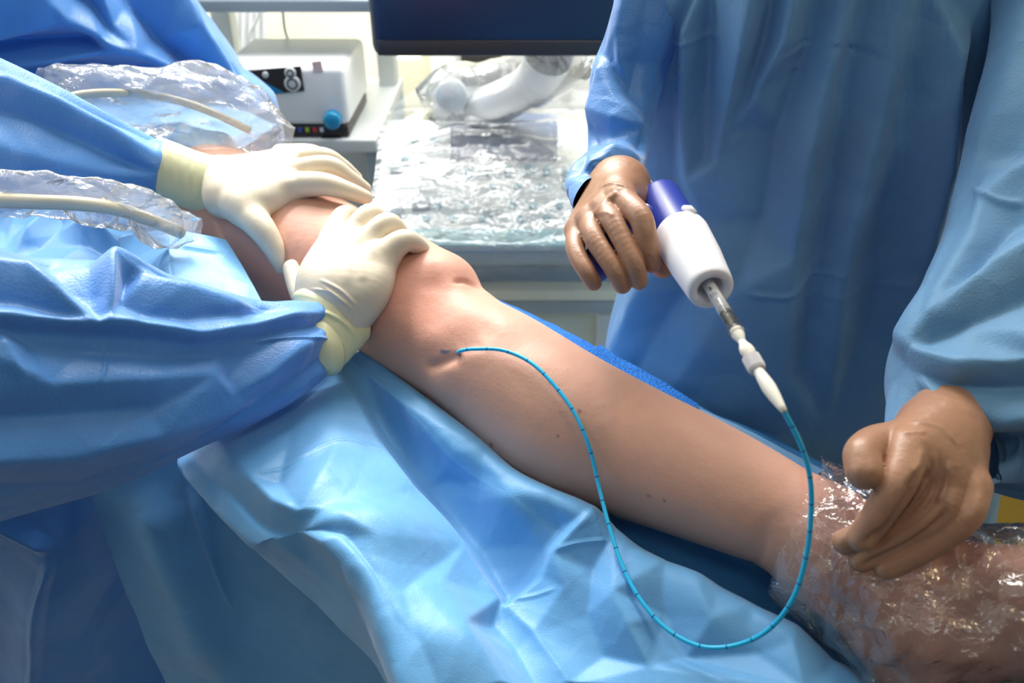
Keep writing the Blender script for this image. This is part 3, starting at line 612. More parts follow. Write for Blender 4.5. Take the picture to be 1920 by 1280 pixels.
h = front*feats(px, py, [('t', -.003, 7, [(845, 530), (868, 527), (888, 534), (915, 548)]), ('r', -.0035, 30, [(770, 700), (850, 648), (900, 618), (945, 598)]),
     ('r', -.0035, 10, [(866, 662), (835, 676), (790, 694)]), ('r', -.0012, 14, [(861, 660), (885, 648), (905, 640)]), ('g', -.005, (40, 60), [(815, 570)]), ('g', .004, (60, 40), [(800, 500)]),
     ('g', -.003, (60, 30), [(985, 640)]), ('g', .003, (50, 80), [(700, 600)])])
h += .0010*vnoise(V, .02, 3)*np.exp(-((px-850)/90)**2-((py-540)/60)**2)*front
leg = mesh('person', V+N*h[:, None], Q, M['skin']); tag(leg, 'patient lying with bare flexed leg, knee held and ankle in plastic', 'person')
ink = np.clip(1.35-np.hypot((px-831)/11, (py-(658+(px-831)*-.05))/4.2)+.35*vnoise(V, .004, 2), 0, 1)*(front > .1)*.85
setattr_f(leg, 'ink', ink)
bl = .55*np.exp(-((px-800)/120)**2-((py-560)/110)**2)+.45*np.exp(-((px-560)/170)**2-((py-520)/90)**2)+.8*np.exp(-((px-864)/10)**2-((py-658)/7)**2)+.3*(px > 1500)
setattr_f(leg, 'blush', np.clip(bl, 0, .8))
mo = np.zeros(len(V))
for x, y, r_ in ((1087, 771, 4), (1049, 733, 2.5), (921, 834, 3.5), (1217, 930, 2.5), (1245, 940, 2), (1046, 818, 2.5), (944, 686, 2), (1320, 800, 2)): mo += np.clip(1.5-np.hypot(px-x, py-y)/r_, 0, 1)*.7
setattr_f(leg, 'mole', np.clip(mo*front, 0, 1))
# plastic over the foot
FF = FL; V, Q = FF.surface(.015); N = vnorm(V, Q); px, py, d = proj(V)
jag = 14*vnoise(V, .02, 5)+1450+(py-1080)*-.42
keepv = px > jag; cnt = keepv[Q].all(1); Q = Q[cnt]; used = np.unique(Q); mp = np.full(len(V), -1); mp[used] = np.arange(len(used)); V, N, Q = V[used], N[used], mp[Q]; px, py = px[used], py[used]
grow = np.clip((px-1450)/160, .15, 1)
h = grow*(.020*crumple(V*np.array([.7, .7, 1]), .045, 3)/.045+.009*crumple(V, .017, 4)/.017+.002)
u = mesh('plastic_bag', V+N*h[:, None], Q, M['film_foot'], smooth=False); tag(u, 'crumpled clear plastic bag wrapped round the patient foot and ankle', 'plastic bag')
#SECTION surgeons
A = empty('person', 'surgeon at left in blue gown, cream gloved hands pressing the thigh and knee', 'person', (-.75, .8, 0))
B = empty('person', 'standing surgeon in blue gown and brown gloves holding the handpiece', 'person', (.34, .95, 0))
def cr_extra(a, s, seed, b=0, s2=.03):
    return lambda V, px, py: a*crumple(V, s, seed)/s*2+(b*crumple(V, s2, seed+2)/s2*2 if b else 0)
# surgeon A: torso, far sleeve, near sleeve
rows = [[(-420, -260, .88), (-200, -260, .90), (0, -260, .95), (120, -260, 1.02), (190, -260, 1.10), (205, -260, 1.25)],
        [(-420, -80, .88), (-200, -80, .92), (20, -80, .98), (200, -80, 1.05), (310, -80, 1.13), (325, -80, 1.28)],
        [(-420, 0, .90), (-150, 0, .95), (60, 0, 1.0), (250, 0, 1.07), (362, 0, 1.15), (378, 0, 1.3)],
        [(-420, 80, .94), (-100, 80, .99), (100, 80, 1.04), (300, 80, 1.10), (420, 80, 1.17), (436, 80, 1.32)],
        [(-420, 150, .98), (-60, 150, 1.03), (150, 150, 1.08), (330, 150, 1.13), (458, 150, 1.19), (474, 150, 1.34)],
        [(-420, 260, 1.02), (0, 260, 1.08), (200, 260, 1.12), (350, 260, 1.17), (480, 230, 1.23), (495, 230, 1.36)],
        [(-420, 400, 1.06), (0, 400, 1.12), (200, 400, 1.16), (350, 400, 1.2), (500, 330, 1.27), (510, 330, 1.4)]]
sheet('gown', rows, 220, 220, M['gown_a'], (), plus(facets([[(40, -90, 16), (85, 0, 18), (120, 30, 20), (180, 58, 22), (250, 92, 20), (330, 128, 20), (430, 195, 22)], [(110, -90, -12), (160, -20, -14), (205, 55, 0)], [(120, -90, 4), (175, -20, 10), (205, 50, 8)],
      [(-200, 80, 8), (0, 62, 12), (110, 33, 14)], [(-200, 100, -10), (0, 84, -10), (170, 70, -6)], [(-200, 130, 6), (0, 114, 12), (90, 98, 18), (200, 88, 14), (280, 110, 6)], [(0, 150, -16), (120, 130, -14), (240, 140, -14), (320, 170, -12)],
      [(280, -90, 14), (330, 0, 18), (362, 60, 20), (420, 135, 18), (468, 200, 14)], [(220, -90, -10), (250, 0, -12), (300, 75, -14), (380, 150, -14)], [(320, 68, 4), (355, 62, 18)], [(310, -90, -4), (352, 0, -2), (395, 70, -4), (445, 150, -2)]], 4, k=2.0), cr_extra(.002, .12, 41, .0008)), parent=A)
loft('sleeve', [(-260, 40, -280, 470, 0.7, 0.8, 0), (-100, 75, -120, 430, 0.75, 0.8, 0), (0, 113, -20, 395, 0.785, 0.8, 0), (100, 160, 80, 375, 0.82, 0.8, 0), (200, 213, 180, 362, 0.86, 0.8, 0), (265, 247, 250, 357, 0.888, 0.8, -0.1), (298, 264, 284, 362, 0.904, 0.62, -0.3), (305, 272, 292, 360, 0.908, 0.55, -0.35)],
     200, 140, M['gown_a'], (),
     plus(facets([[(-160, 150, 10), (0, 150, 12), (100, 190, 12), (190, 235, 12), (290, 290, 8)], [(-160, 130, -6), (0, 130, -6), (100, 175, -6), (200, 225, -6), (280, 270, -4)], [(-60, 190, -12), (60, 220, -12), (150, 260, -10), (250, 310, -6)], [(-60, 260, 10), (60, 290, 10), (160, 310, 8)], [(150, 230, 8), (220, 270, 8), (292, 325, 6)]], 4), cr_extra(.0015, .07, 42, .0006)), parent=A)
loft('sleeve', [(-260, 460, -300, 1060, 0.52, 0.7, 0), (-100, 470, -130, 1010, 0.56, 0.7, 0), (60, 482, 20, 966, 0.6, 0.7, 0), (220, 492, 200, 915, 0.645, 0.7, 0), (360, 528, 350, 848, 0.69, 0.7, 0), (480, 562, 480, 790, 0.73, 0.72, 0), (550, 568, 560, 742, 0.76, 0.7, -0.15), (590, 574, 606, 708, 0.778, 0.62, -0.4), (606, 584, 618, 698, 0.784, 0.5, -0.55)],
     420, 300, M['gown_a'], [('t', .003, 6, [(470, 640), (540, 632), (628, 640)]), ('t', .002, 4, [(180, 720), (200, 680), (195, 640)])],
     plus(facets([[(-160, 606, 16), (0, 603, 16), (176, 612, 14), (250, 614, 15), (368, 632, 14), (460, 618, 12), (540, 600, 12), (600, 595, 8), (630, 606, 3)], [(-160, 616, -2), (0, 614, -3), (176, 623, -4), (250, 626, -4), (368, 643, -4), (460, 630, -4), (540, 610, -3), (600, 603, -2)],
      [(-60, 500, 14), (40, 510, 14), (110, 560, 12), (165, 602, 10)], [(-60, 560, -6), (40, 570, -4), (120, 598, 2)], [(90, 500, -6), (140, 550, -6), (180, 600, 2)], [(205, 500, 18), (202, 560, 14), (196, 600, 12)], [(165, 500, -2), (180, 560, -2)], [(240, 520, -8), (225, 570, -4)],
      [(270, 520, 8), (340, 548, 14), (440, 568, 8)], [(300, 520, -4), (360, 530, -4), (430, 552, -4)], [(270, 590, -4), (340, 600, -2), (420, 592, -2), (500, 580, -4)], [(360, 575, 6), (450, 582, 6)],
      [(-60, 660, 4), (0, 640, 8), (28, 690, 10), (35, 720, 6)], [(60, 650, -6), (150, 660, -8), (300, 670, -8), (420, 665, -6)], [(100, 720, 4), (260, 710, 4), (400, 700, 4)], [(-60, 790, -8), (120, 780, -8), (280, 770, -6)], [(-60, 860, 8), (120, 850, 9), (300, 810, 8), (450, 760, 6)], [(-60, 920, -6), (150, 910, -6), (330, 850, -5)],
      [(600, 625, 8), (560, 650, 9), (500, 700, 8), (440, 740, 4)], [(520, 640, -4), (470, 670, -6), (430, 710, -4)], [(618, 660, -3), (570, 700, -4), (500, 745, -4)], [(600, 690, 4), (560, 725, 4)], [(590, 612, -4), (540, 625, -4), (450, 645, -4)], [(480, 600, 2), (560, 585, 6)]], 4), cr_extra(.0012, .08, 44, .0005, .025)), parent=A)
# glove builder
def glove(name, palm, fingers, person, m, h=.0014, kp=.010, F=(), subs=(), kpalm=.014, between=.0015, extra=None):
    lo, hi = bounds(palm+fingers, .045); fl = Field(lo, hi, h)
    for c_ in palm: fl.chain(c_, kpalm)
    fl.fingers(fingers, kp, between)
    for s_ in subs: fl.cone(fl.F, W(*s_[0]), W(*s_[1]), s_[2], s_[2], s_[3], True)
    V, Q = fl.surface(); N = vnorm(V, Q); px, py, d = proj(V)
    front = np.clip(((CO-V)*N).sum(1)/np.linalg.norm(CO-V, axis=1)*3, 0, 1); hh = front*feats(px, py, F)
    if extra is not None: hh = hh+extra(V, px, py)
    o = mesh(name, V+N*hh[:, None], Q, m); keep(o, person); return o, fl
# A far hand: thumb along the thigh, index finger to the right
palm = [[(415, 320, .915, .018), (428, 322, .912, .018), (485, 312, .915, .0165), (528, 296, .930, .012)], [(415, 340, .90, .018), (430, 345, .895, .019), (490, 332, .898, .018), (536, 308, .915, .014)], [(415, 358, .89, .018), (430, 362, .885, .019), (490, 350, .885, .018), (538, 330, .90, .0145)],
        [(415, 378, .885, .017), (430, 382, .880, .0165), (475, 378, .872, .018), (535, 352, .885, .0155)], [(465, 390, .868, .018), (505, 378, .872, .013), (545, 356, .885, .013)]]
fing = [[(538, 348, .885, .0155), (603, 345, .872, .0128), (650, 357, .876, .0100), (686, 370, .885, .0076)],
        [(542, 322, .905, .0135), (614, 310, .900, .0110), (653, 332, .910, .0092), (684, 354, .925, .0078)],
        [(538, 300, .925, .0125), (604, 293, .928, .0105), (640, 310, .945, .0088), (668, 334, .965, .0076)],
        [(526, 288, .940, .0112), (583, 285, .950, .0092), (610, 298, .970, .0078), (632, 320, .99, .0068)],
        [(450, 385, .872, .019), (487, 424, .852, .0150), (511, 460, .850, .0120), (531, 500, .856, .0092)]]
gl, _ = glove('glove', palm, fing, A, M['latex'], kp=.008, F=[('r', .0015, 9, [(470, 318), (540, 308), (560, 306)]), ('r', -.0012, 8, [(500, 331), (560, 327)]), ('r', .0012, 8, [(440, 300), (500, 290), (560, 285)])])
def ripple(a, f, axis_a, axis_b):
    ax = axis_b-axis_a; L = np.linalg.norm(ax); ax = ax/L
    return lambda V, px, py: a*np.sin(((V-axis_a)@ax)*f+4*vnoise(V, .03, 9))*np.clip(vnoise(V, .02, 3)+.6, 0, 1)
cf = loft('cuff', [(440, 293, 424, 410, .922, .72), (428, 294, 412, 409, .921, .74), (400, 292, 384, 402, .918, .78), (368, 283, 352, 392, .915, .82), (335, 270, 320, 378, .911, .85), (312, 262, 295, 368, .908, .86), (309, 262, 291, 369, .907, .90)], 120, 110, M['cuff'],
     [], lambda V, px, py: .0012+.0016*np.sin(px*.35+2*vnoise(V, .03, 2))*np.clip((430-px)/60, 0, 1)*np.clip(vnoise(V, .04, 5)+.5, 0, 1), parent=A, thick=.0006)
# A near hand on top of the knee
palm = [[(586, 558, .796, .0165), (592, 515, .805, .0175), (626, 444, .838, .013)], [(612, 574, .790, .0175), (628, 525, .792, .019), (655, 450, .828, .014)], [(638, 588, .788, .0175), (662, 535, .786, .019), (684, 460, .814, .015)],
        [(662, 600, .786, .017), (698, 545, .784, .0185), (716, 488, .800, .016)]]
fing = [[(714, 484, .798, .0155), (756, 452, .802, .0118), (784, 461, .820, .0095), (795, 476, .840, .0082)],
        [(685, 460, .812, .0148), (725, 420, .818, .0118), (752, 440, .838, .0095), (765, 465, .865, .0082)],
        [(655, 448, .828, .0138), (693, 402, .838, .0114), (718, 424, .858, .0092), (730, 450, .88, .008)],
        [(626, 441, .840, .0128), (642, 405, .860, .0104), (664, 402, .878, .0088), (682, 418, .895, .0075)],
        [(590, 570, .805, .018), (566, 545, .825, .0130), (552, 515, .838, .0105), (548, 503, .842, .0095)]]
glove('glove', palm, fing, A, M['latex'], kp=.008, F=[('t', .0016, 5, [(596, 522), (640, 545), (672, 578)]), ('t', .0016, 5, [(600, 532), (640, 560), (668, 588)]), ('t', .0014, 4, [(580, 541), (620, 548), (655, 575)]), ('r', .001, 10, [(640, 450), (655, 490), (650, 540)]), ('r', .001, 9, [(684, 470), (680, 530)])])
loft('cuff', [(552, 554, 690, 620, .794, .55), (549, 556, 694, 624, .792, .60), (551, 563, 692, 632, .790, .62), (556, 574, 682, 644, .787, .64), (562, 582, 666, 662, .784, .66), (574, 590, 648, 682, .782, .7), (582, 590, 634, 697, .780, .74), (580, 588, 629, 702, .779, .78), (566, 592, 606, 706, .777, .72), (545, 598, 580, 712, .774, .6)], 110, 120, M['cuff'],
     [('r', .0016, 4, [(556, 574), (620, 590), (660, 620), (672, 655)])], lambda V, px, py: .0008+.0005*np.sin(px*.3)*vnoise(V, .03, 2), parent=A, thick=.0006)
# surgeon B: torso
st = []
for y, xl_, xr_ in ((-520, 1330, 1830), (-330, 1230, 1950), (-150, 1180, 2010), (0, 1178, 2010), (150, 1195, 2000), (300, 1203, 1985), (450, 1190, 1960), (560, 1165, 1935), (650, 1142, 1915), (760, 1130, 1868), (950, 1120, 1838), (1200, 1110, 1830), (1700, 1100, 1830)):
    st.append((xl_, y, xr_, y, float(dY(y, .97)), .56))
FB = [('t', .003, 7, [(1235, 90), (1300, 75), (1360, 60)]), ('t', .0025, 6, [(1240, 165), (1290, 120)]), ('t', -.002, 7, [(1440, 95), (1550, 80), (1680, 120)]), ('t', .003, 7, [(1460, 110), (1520, 85), (1570, 70)]), ('t', .003, 8, [(1380, 540), (1480, 545), (1530, 500), (1570, 460)]),
      ('t', .0025, 7, [(1470, 560), (1520, 520), (1600, 505)]), ('t', .002, 4, [(1470, 660), (1510, 730), (1560, 800)]), ('t', .002, 7, [(1500, 560), (1650, 540), (1800, 505)]), ('t', .003, 8, [(1810, 140), (1800, 240), (1780, 330)]), ('t', .0025, 6, [(1470, 125), (1500, 130), (1560, 110)])]
FGB = facets([[(1232, 60, 5), (1236, 200, 6), (1230, 340, 4)], [(1262, 60, -4), (1262, 340, -4)], [(1292, 50, 7), (1286, 200, 7), (1292, 340, 4)], [(1330, -80, -6), (1325, 100, -6), (1320, 300, -3)],
 [(1430, -90, 10), (1398, 60, 12), (1376, 170, 10), (1345, 300, 3)], [(1462, -90, -2), (1432, 80, -4), (1400, 180, 0)], [(1505, -90, 10), (1470, 60, 12), (1415, 170, 8), (1370, 240, 2)], [(1545, -90, -6), (1510, 100, -6), (1460, 250, -6), (1430, 420, -6)],
 [(1605, -90, 8), (1548, 130, 10), (1512, 300, 10), (1486, 480, 8), (1470, 700, 4)], [(1640, -90, -5), (1590, 130, -5), (1560, 300, -5), (1535, 480, -6), (1510, 700, -4)], [(1700, -90, 7), (1655, 160, 9), (1615, 330, 10), (1572, 540, 7), (1550, 800, 3)],
 [(1740, -60, -3), (1700, 200, -6), (1670, 420, -8), (1620, 640, -6)], [(1790, 100, 10), (1770, 300, 12), (1730, 500, 8), (1690, 650, 4)], [(1845, 60, -8), (1828, 250, -14), (1810, 420, -12)],
 [(1160, 640, 4), (1205, 560, 8), (1262, 480, 6), (1320, 420, 0)], [(1180, 700, -4), (1240, 600, -6), (1300, 520, -5)], [(1250, 750, 4), (1320, 640, 7), (1380, 540, 6)]], 4, k=2.3)
loft('gown', st, 420, 360, M['gown'], FB, plus(FGB, cr_extra(.0018, .12, 51, .0006, .035)), depthdir=(0, -1, 0), power=2.5, parent=B)
# B sleeves
loft('sleeve', [(1260, -330, 1390, -330, 0.86, 1.0, 0), (1205, -200, 1350, -200, 0.85, 1.0, 0), (1168, -60, 1310, -60, 0.85, 0.9, 0), (1136, 60, 1280, 60, 0.86, 0.9, 0), (1108, 135, 1250, 140, 0.87, 0.8, 0), (1102, 220, 1225, 230, 0.86, 0.8, 0), (1100, 290, 1212, 300, 0.83, 0.8, 0), (1068, 345, 1206, 325, 0.77, 0.8, -0.1), (1076, 380, 1204, 345, 0.735, 0.7, -0.35), (1086, 402, 1200, 350, 0.715, 0.6, -0.5)],
     300, 220, M['gown_a'], (), plus(facets([[(1105, 300, 6), (1150, 286, 12), (1204, 300, 6)], [(1100, 280, -8), (1150, 268, -8), (1204, 280, -6)], [(1072, 345, 8), (1112, 318, 12), (1140, 300, 10)], [(1090, 330, 0), (1140, 325, -8), (1180, 320, -6)], [(1100, 380, 6), (1130, 350, 8), (1170, 335, 6)],
      [(1125, 130, 8), (1150, 185, 10), (1200, 240, 8)], [(1150, 120, -4), (1180, 170, -6), (1210, 210, -4)], [(1105, 205, 8), (1150, 232, 10), (1200, 246, 6)], [(1105, 240, -6), (1150, 250, -6)], [(1185, -60, 8), (1160, 60, 8), (1160, 120, 8)], [(1220, -60, -6), (1200, 80, -6)], [(1135, 40, -4), (1125, 100, -4)]], 3), cr_extra(.002, .05, 52, .0008, .02)), parent=B)
loft('sleeve', [(1870, -420, 2130, -420, 0.82, 0.9, 0), (1880, -200, 2190, -180, 0.8, 0.9, 0), (1890, 20, 2240, 40, 0.78, 0.9, 0), (1850, 200, 2280, 260, 0.76, 0.85, 0), (1810, 380, 2300, 560, 0.73, 0.8, 0), (1765, 500, 2230, 820, 0.69, 0.75, 0), (1706, 610, 2100, 930, 0.655, 0.72, 0), (1693, 700, 1990, 900, 0.632, 0.68, -0.15), (1690, 765, 1880, 892, 0.622, 0.62, -0.45), (1694, 778, 1862, 894, 0.618, 0.6, -0.5)],
     360, 300, M['gown'], [('t', .004, 8, [(1830, 350), (1870, 390), (1930, 380)])], plus(facets([[(1990, 280, 16), (1920, 330, 18), (1852, 395, 20), (1822, 480, 14)], [(1990, 380, -8), (1900, 420, -10), (1830, 510, -10)], [(1990, 440, 16), (1930, 470, 18), (1850, 520, 16), (1745, 600, 12)],
      [(1990, 520, -10), (1920, 555, -12), (1830, 595, -10), (1735, 640, -6)], [(1715, 655, 8), (1800, 690, 14), (1870, 690, 14), (1990, 660, 14)], [(1705, 690, -6), (1790, 722, -8), (1880, 725, -10), (1990, 720, -8)], [(1745, 738, 8), (1800, 775, 14), (1880, 780, 14), (1990, 770, 12)], [(1840, 830, -8), (1920, 830, -10)], [(1850, 880, 6), (1930, 860, 8)],
      [(1960, -60, 8), (1915, 100, 12), (1885, 220, 10), (1855, 320, 4)], [(2000, 0, -8), (1950, 180, -8), (1900, 290, -6)]], 5), cr_extra(.002, .08, 54, .0008, .03)), parent=B)
# B hand on the handpiece
palm = [[(1165, 350, .735, .024), (1160, 362, .700, .017), (1164, 372, .685, .013)], [(1160, 352, .735, .024), (1140, 385, .700, .015), (1133, 392, .690, .012)], [(1152, 356, .735, .022), (1118, 398, .705, .014), (1106, 412, .695, .0115)],
        [(1148, 360, .735, .020), (1100, 405, .715, .013), (1083, 432, .702, .0105)], [(1165, 335, .79, .026), (1160, 352, .735, .026)], [(1150, 390, .73, .02), (1120, 430, .725, .016)], [(1180, 380, .72, .018), (1190, 420, .725, .014)]]
fing = [[(1164, 372, .682, .0115), (1201, 408, .652, .0098), (1214, 462, .648, .0088), (1221, 494, .655, .0080)],
        [(1133, 392, .688, .0112), (1151, 418, .662, .0092), (1186, 488, .645, .0082), (1198, 526, .650, .0075)],
        [(1106, 412, .693, .0108), (1114, 446, .666, .0088), (1152, 505, .650, .0080), (1167, 534, .655, .0075)],
        [(1082, 432, .700, .0098), (1080, 470, .676, .0082), (1101, 510, .660, .0074), (1113, 530, .663, .0068)],
        [(1185, 400, .725, .014), (1222, 460, .705, .0108), (1236, 492, .692, .0095), (1243, 503, .688, .0088)]]
glove('glove', palm, fing, B, M['brown'], h=.0012, kp=.007, kpalm=.010, between=.0012, F=[('r', .0008, 4, [(1118, 402), (1135, 398), (1156, 405)]), ('r', .0014, 5, [(1150, 360), (1120, 395), (1105, 412)]), ('r', .0014, 5, [(1158, 358), (1140, 380)]), ('t', -.001, 3, [(1090, 435), (1095, 450)]),
      ('t', .0010, 2.5, [(1210, 478), (1218, 474), (1226, 482)]), ('t', .0010, 2.5, [(1186, 506), (1194, 502), (1202, 509)]), ('t', .0008, 2.5, [(1158, 515), (1165, 513), (1171, 520)]), ('t', .0012, 3, [(1126, 350), (1150, 344), (1180, 352)])], extra=lambda V, px, py: .0001*crumple(V, .012, 3)/.012*2)
# B hand on the ankle
palm = [[(1755, 800, .602, .026), (1715, 835, .578, .020), (1703, 845, .570, .0145)], [(1765, 815, .60, .026), (1750, 850, .578, .018), (1738, 862, .570, .0135)], [(1772, 830, .595, .026), (1780, 862, .578, .018), (1772, 885, .568, .013)],
        [(1778, 838, .598, .024), (1806, 880, .580, .0155), (1820, 914, .566, .0120)], [(1750, 820, .605, .026), (1715, 860, .605, .020), (1725, 915, .61, .016)]]
fing = [[(1703, 842, .568, .0155), (1683, 905, .552, .0122), (1648, 962, .556, .0105), (1614, 1008, .565, .0098)],
        [(1738, 862, .572, .0145), (1718, 935, .566, .0110), (1652, 990, .574, .0100), (1584, 1016, .586, .0092)],
        [(1775, 882, .570, .0140), (1768, 952, .560, .0112), (1695, 1003, .568, .0100), (1614, 1050, .582, .0088)],
        [(1822, 912, .566, .0130), (1812, 965, .556, .0108), (1745, 1020, .564, .0098), (1662, 1064, .576, .0092)],
        [(1700, 830, .590, .017), (1646, 832, .580, .0140), (1618, 850, .566, .0130), (1620, 884, .556, .0125)]]
glove('glove', palm, fing, B, M['brown'], h=.0012, kp=.005, kpalm=.010, between=.001, F=[('r', .0014, 6, [(1752, 840), (1746, 885), (1724, 940)]), ('r', .0014, 6, [(1780, 860), (1775, 905), (1755, 950)]), ('r', .0012, 6, [(1730, 835), (1722, 870), (1700, 910)]), ('t', .001, 6, [(1700, 790), (1760, 800), (1800, 840)]), ('t', .001, 6, [(1690, 810), (1740, 810)]), ('r', -.0045, 8, [(1722, 872), (1712, 900), (1702, 937), (1660, 996), (1630, 1030)]), ('r', -.0045, 8, [(1743, 880), (1740, 919), (1696, 975), (1655, 1000), (1610, 1024)]), ('r', -.0045, 8, [(1776, 935), (1766, 970), (1715, 1016), (1637, 1053), (1600, 1068)])], extra=lambda V, px, py: .0003*crumple(V, .016, 3)/.016*2)
loft('cuff', [(1676, 800, 1822, 876, .600, .80), (1682, 785, 1838, 855, .605, .82), (1700, 757, 1850, 826, .612, .78), (1724, 734, 1858, 792, .622, .70), (1750, 715, 1860, 765, .635, .6)], 90, 110, M['brown'], [('t', .002, 6, [(1690, 785), (1740, 790), (1810, 840)]), ('t', .002, 6, [(1700, 770), (1760, 770), (1830, 820)])], cr_extra(.0016, .025, 61), parent=B)
#SECTION handpiece
hp = empty('handpiece', 'blue and white pistol shaped ablation handpiece held above the shin'.replace('ablation ', ''), 'handpiece', tuple(W(1270, 430, .66)))
f0, f1, bk = W(1277, 441, .668), W(1334, 543, .600), W(1230, 357, .725)
ax = (f1-f0)/np.linalg.norm(f1-f0)
bk = f0-ax*.072
R0, R1 = .0225, .0172
lathe('body', bk, f0, [(-.0, 0), (0, .0172), (.03, .0186), (.08, .0190), (1.1, .0190)], M['device_blue'], 64, hp)
L1 = np.linalg.norm(f1-f0)
lathe('nose_cone', f0, f1, [(-.03, .0176), (-.03, .0208), (0, .0222), (.06, .0228), (.5, .0212), (.93, .0180), (.985, .0172), (1, .0158), (1, .0108), (.8, .0100), (.8, 0)], M['device_white'], 64, hp)
g0 = W(1222, 400, .700); g1 = W(1098, 512, .690)
lathe('grip', g0, g1, [(0, .013), (.2, .0150), (.6, .0158), (.9, .0160), (.97, .0145), (1.0, .009), (1.0, 0)], M['device_blue'], 48, hp, scale2=.9)
sw = W(1293, 394, .662); lathe('switch', sw-np.array([.004, 0, .0])+ax*-.004, sw+ax*.008+np.array([.002, 0, .002]), [(0, 0), (0, .0025), (.5, .0042), (1, .002), (1, 0)], M['device_white'], 24, hp)
lathe('cable_socket', W(1222, 348, .738), W(1208, 331, .742), [(0, .0026), (1, .0030), (1, 0)], M['cable'], 20, hp)
lathe('plug', W(1213, 338, .742), W(1196, 311, .752), [(0, .0020), (.95, .0021), (1, 0)], M['steel'], 20, hp)
# syringe
sy = empty('syringe', 'small clear syringe with black plunger tip seated in the white nose cone', 'syringe', tuple(f1))
s0 = f1-ax*.015; s1 = W(1383, 624, .556); sx = (s1-s0)/np.linalg.norm(s1-s0); SL = np.linalg.norm(s1-s0)
lathe('barrel', s0, s1, [(0, .0052), (.93, .0052), (.95, .0056), (.985, .0056), (1, .0046), (1, .002)], M['clear'], 40, sy)
lathe('plunger_rod', s0, s0+sx*SL*.66, [(0, .0047), (1, .0047), (1, 0)], M['device_white'], 24, sy)
pt = lathe('plunger_tip', s0+sx*SL*.66, s0+sx*SL*.84, [(0, 0), (0, .0047), (.25, .0047), (.3, .004), (.6, .004), (.65, .0047), (.8, .0047), (1, .0), ], M['black'], 30, sy)
vd = CO-(s0+s1)/2; vd = vd-sx*(vd@sx); vd /= np.linalg.norm(vd); sd = np.cross(sx, vd)
def marking(text, t_, off=0, size=.0056):
    cu = bpy.data.curves.new('marking', 'FONT'); cu.body = text; cu.size = size; cu.align_x = 'CENTER'; cu.align_y = 'CENTER'; cu.materials.append(M['black'])
    tmp = bpy.data.objects.new('marking', cu); me = bpy.data.meshes.new_from_object(tmp); bpy.data.objects.remove(tmp); o = bpy.data.objects.new('marking', me); sc.collection.objects.link(o); p = s0+sx*SL*t_+vd*.0050+sd*off
    import mathutils
    R = mathutils.Matrix((sd, -sx, np.cross(sd, -sx))).transposed().to_4x4()
    if np.cross(sd, -sx)@vd < 0: R = mathutils.Matrix((-sd, -sx, np.cross(-sd, -sx))).transposed().to_4x4()
    o.parent = sy; o.matrix_parent_inverse = mathutils.Matrix.Translation(-sy.location); o.matrix_basis = mathutils.Matrix.Translation(p) @ R
for tx_, tt in (('3', .27), ('2½', .38), ('2', .50), ('1½', .61)): marking(tx_, tt, .0008)
ring = None
# luer connectors and tail
cn = empty('luer_connector', 'milky white twisted connector with clear ribbed collar joining syringe and catheter', 'connector', tuple(s1))
p0, p1, p2, p3 = s1, W(1397, 655, .545), W(1414, 681, .537), W(1471, 772, .505)
lathe('hub', s1-sx*.004, W(1391, 640, .551), [(0, 0), (0, .0042), (.5, .0044), (1, .0026)], M['milk'], 30, cn)
lathe('bulb', W(1389, 636, .552), W(1410, 672, .540), [(0, .0026), (.2, .0030), (.42, .0048), (.62, .0054), (.85, .0042), (1, .0026)], M['milk'], 30, cn, scale2=.8)
cl = lathe('collar', W(1407, 669, .541), W(1421, 694, .533), [(0, .0035), (0, .0062), (.85, .0062), (1, .0052), (1, .003)], M['luer'], 60, cn, smooth=False)
vv = np.empty(len(cl.data.vertices)*3, np.float32); cl.data.vertices.foreach_get('co', vv); vv = vv.reshape(-1, 3)
cc = (W(1407, 669, .541)+W(1421, 694, .533))/2
for i in range(60, 180):
    if i % 2: vv[i] = vv[i]+(cc-vv[i])*.06
cl.data.vertices.foreach_set('co', vv.ravel())
lathe('tail', W(1416, 686, .535), p3, [(0, .0030), (.08, .0032), (.3, .0043), (.48, .0048), (.7, .0040), (.9, .0027), (1, .0020), (1, 0)], M['milk'], 40, cn)
# catheter
pts = [(858, 661, .805), (866, 657, .778), (890, 654, .765), (945, 657, .745), (1000, 683, .73), (1050, 735, .712), (1083, 785, .70), (1107, 845, .688), (1125, 920, .675), (1142, 985, .662), (1165, 1055, .645), (1195, 1115, .628), (1240, 1170, .612), (1290, 1203, .600), (1340, 1214, .590), (1400, 1203, .578), (1450, 1172, .565), (1490, 1115, .552), (1512, 1040, .542), (1521, 960, .532), (1518, 890, .523), (1500, 830, .515), (1470, 771, .505)]
lp = np.empty(len(leg.data.vertices)*3, np.float32); leg.data.vertices.foreach_get('co', lp); lx, ly, ld = proj(lp.reshape(-1, 3).astype(float))
pp = cr(np.array(pts, float), 120)
for i in range(2, 50):
    m_ = (abs(lx-pp[i, 0]) < 5) & (abs(ly-pp[i, 1]) < 5)
    if m_.any(): pp[i, 2] = min(pp[i, 2], ld[m_].min()-.0035-(.004*min(1, i/20)))
pp[0, 2] = pp[3, 2]+.012; pp[1, 2] = pp[3, 2]+.005
for _ in range(6): pp[2:-1, 2] = (pp[1:-2, 2]+2*pp[2:-1, 2]+pp[3:, 2])/4
pts = pp
ct = tube('catheter', [W(*p) for p in pts], .00175, M['cath'], 500, 14); tag(ct, 'thin turquoise catheter looping from the shin puncture to the white connector', 'catheter')
nt = M['cath'].node_tree; at = nt.nodes.new('ShaderNodeAttribute'); at.attribute_name = 'run'
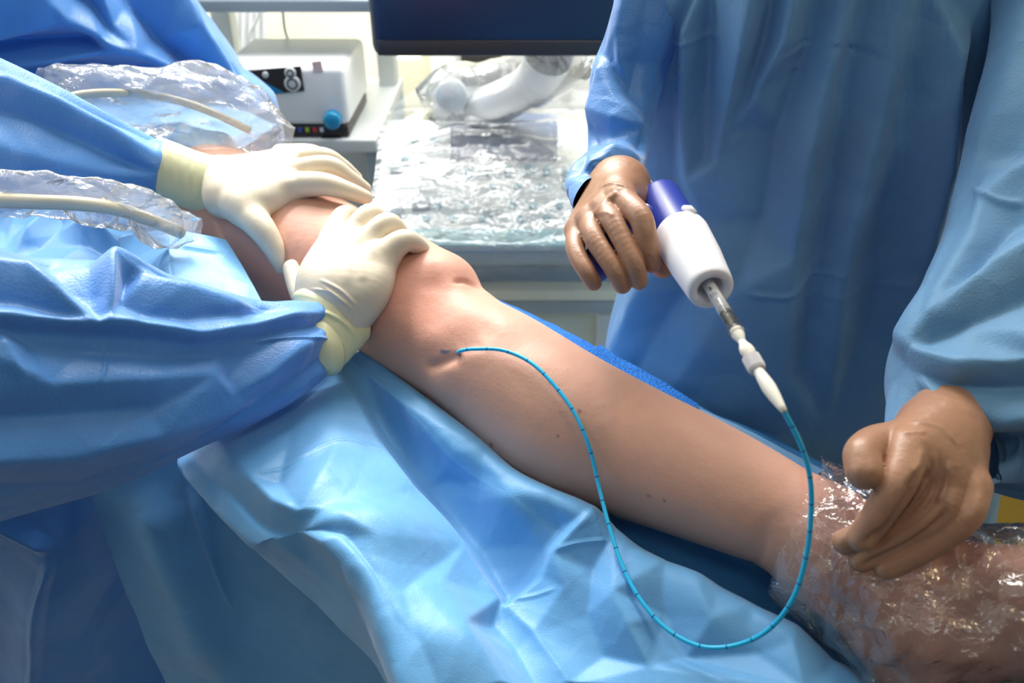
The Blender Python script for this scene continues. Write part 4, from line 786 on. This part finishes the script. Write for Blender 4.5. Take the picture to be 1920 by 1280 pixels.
q1 = nt.nodes.new('ShaderNodeMath'); q1.operation = 'MODULO'; q1.inputs[1].default_value = .0205; q2 = nt.nodes.new('ShaderNodeMath'); q2.operation = 'LESS_THAN'; q2.inputs[1].default_value = .0011
mx = nt.nodes.new('ShaderNodeMix'); mx.data_type = 'RGBA'; mx.inputs[6].default_value = (*lin((40, 190, 240)), 1); mx.inputs[7].default_value = (*lin((20, 90, 150)), 1)
nt.links.new(at.outputs['Fac'], q1.inputs[0]); nt.links.new(q1.outputs[0], q2.inputs[0]); nt.links.new(q2.outputs[0], mx.inputs[0]); nt.links.new(mx.outputs[2], nt.nodes['Principled BSDF'].inputs['Base Color'])
#SECTION sheathed cables
u = tube('cable', [W(100, 190, .90), W(165, 176, .915), W(250, 175, .93), (W(330, 188, .95)), W(400, 212, .97), W(470, 245, .985)], .0048, M['cable']); tag(u, 'beige cable inside the upper plastic sheath beside the trolley', 'cable')
u = tube('cable', [W(-140, 370, .65), W(-40, 374, .67), W(60, 378, .695), W(150, 382, .715), W(220, 392, .745), W(280, 412, .775), W(340, 436, .81)], .0065, M['cable']); tag(u, 'beige cable inside the lower plastic sheath above the near sleeve', 'cable')
fx = lambda a, s, seed: (lambda V, px, py: a*crumple(V*np.array([.55, 1, 1]), s, seed)/s+a*.45*crumple(V*np.array([.6, 1, 1]), s*.35, seed+1)/(s*.35))
u = loft('plastic_sheath', [(80, 128, 60, 175, .93, .6), (110, 122, 150, 215, .93, .5), (200, 120, 210, 245, .94, .5), (290, 125, 300, 265, .95, .5), (370, 125, 370, 272, .96, .5), (440, 140, 430, 276, .97, .5), (500, 175, 470, 282, .98, .5), (535, 215, 515, 285, .985, .4), (552, 240, 545, 275, .99, .3)],
     150, 110, M['film'], (), fx(.022, .05, 71)); tag(u, 'crumpled clear plastic sheath over a cable above the far sleeve', 'plastic sheath')
u = loft('plastic_sheath', [(-160, 315, -170, 440, .65, .4), (-60, 320, -70, 432, .67, .4), (20, 324, 0, 415, .69, .4), (120, 326, 110, 412, .715, .4), (220, 340, 190, 425, .745, .45), (290, 366, 250, 445, .775, .5), (345, 392, 310, 460, .81, .5), (378, 408, 366, 450, .83, .4)],
     150, 110, M['film'], (), fx(.017, .045, 75)); tag(u, 'clear plastic sheath with golden glints lying below the far sleeve', 'plastic sheath')
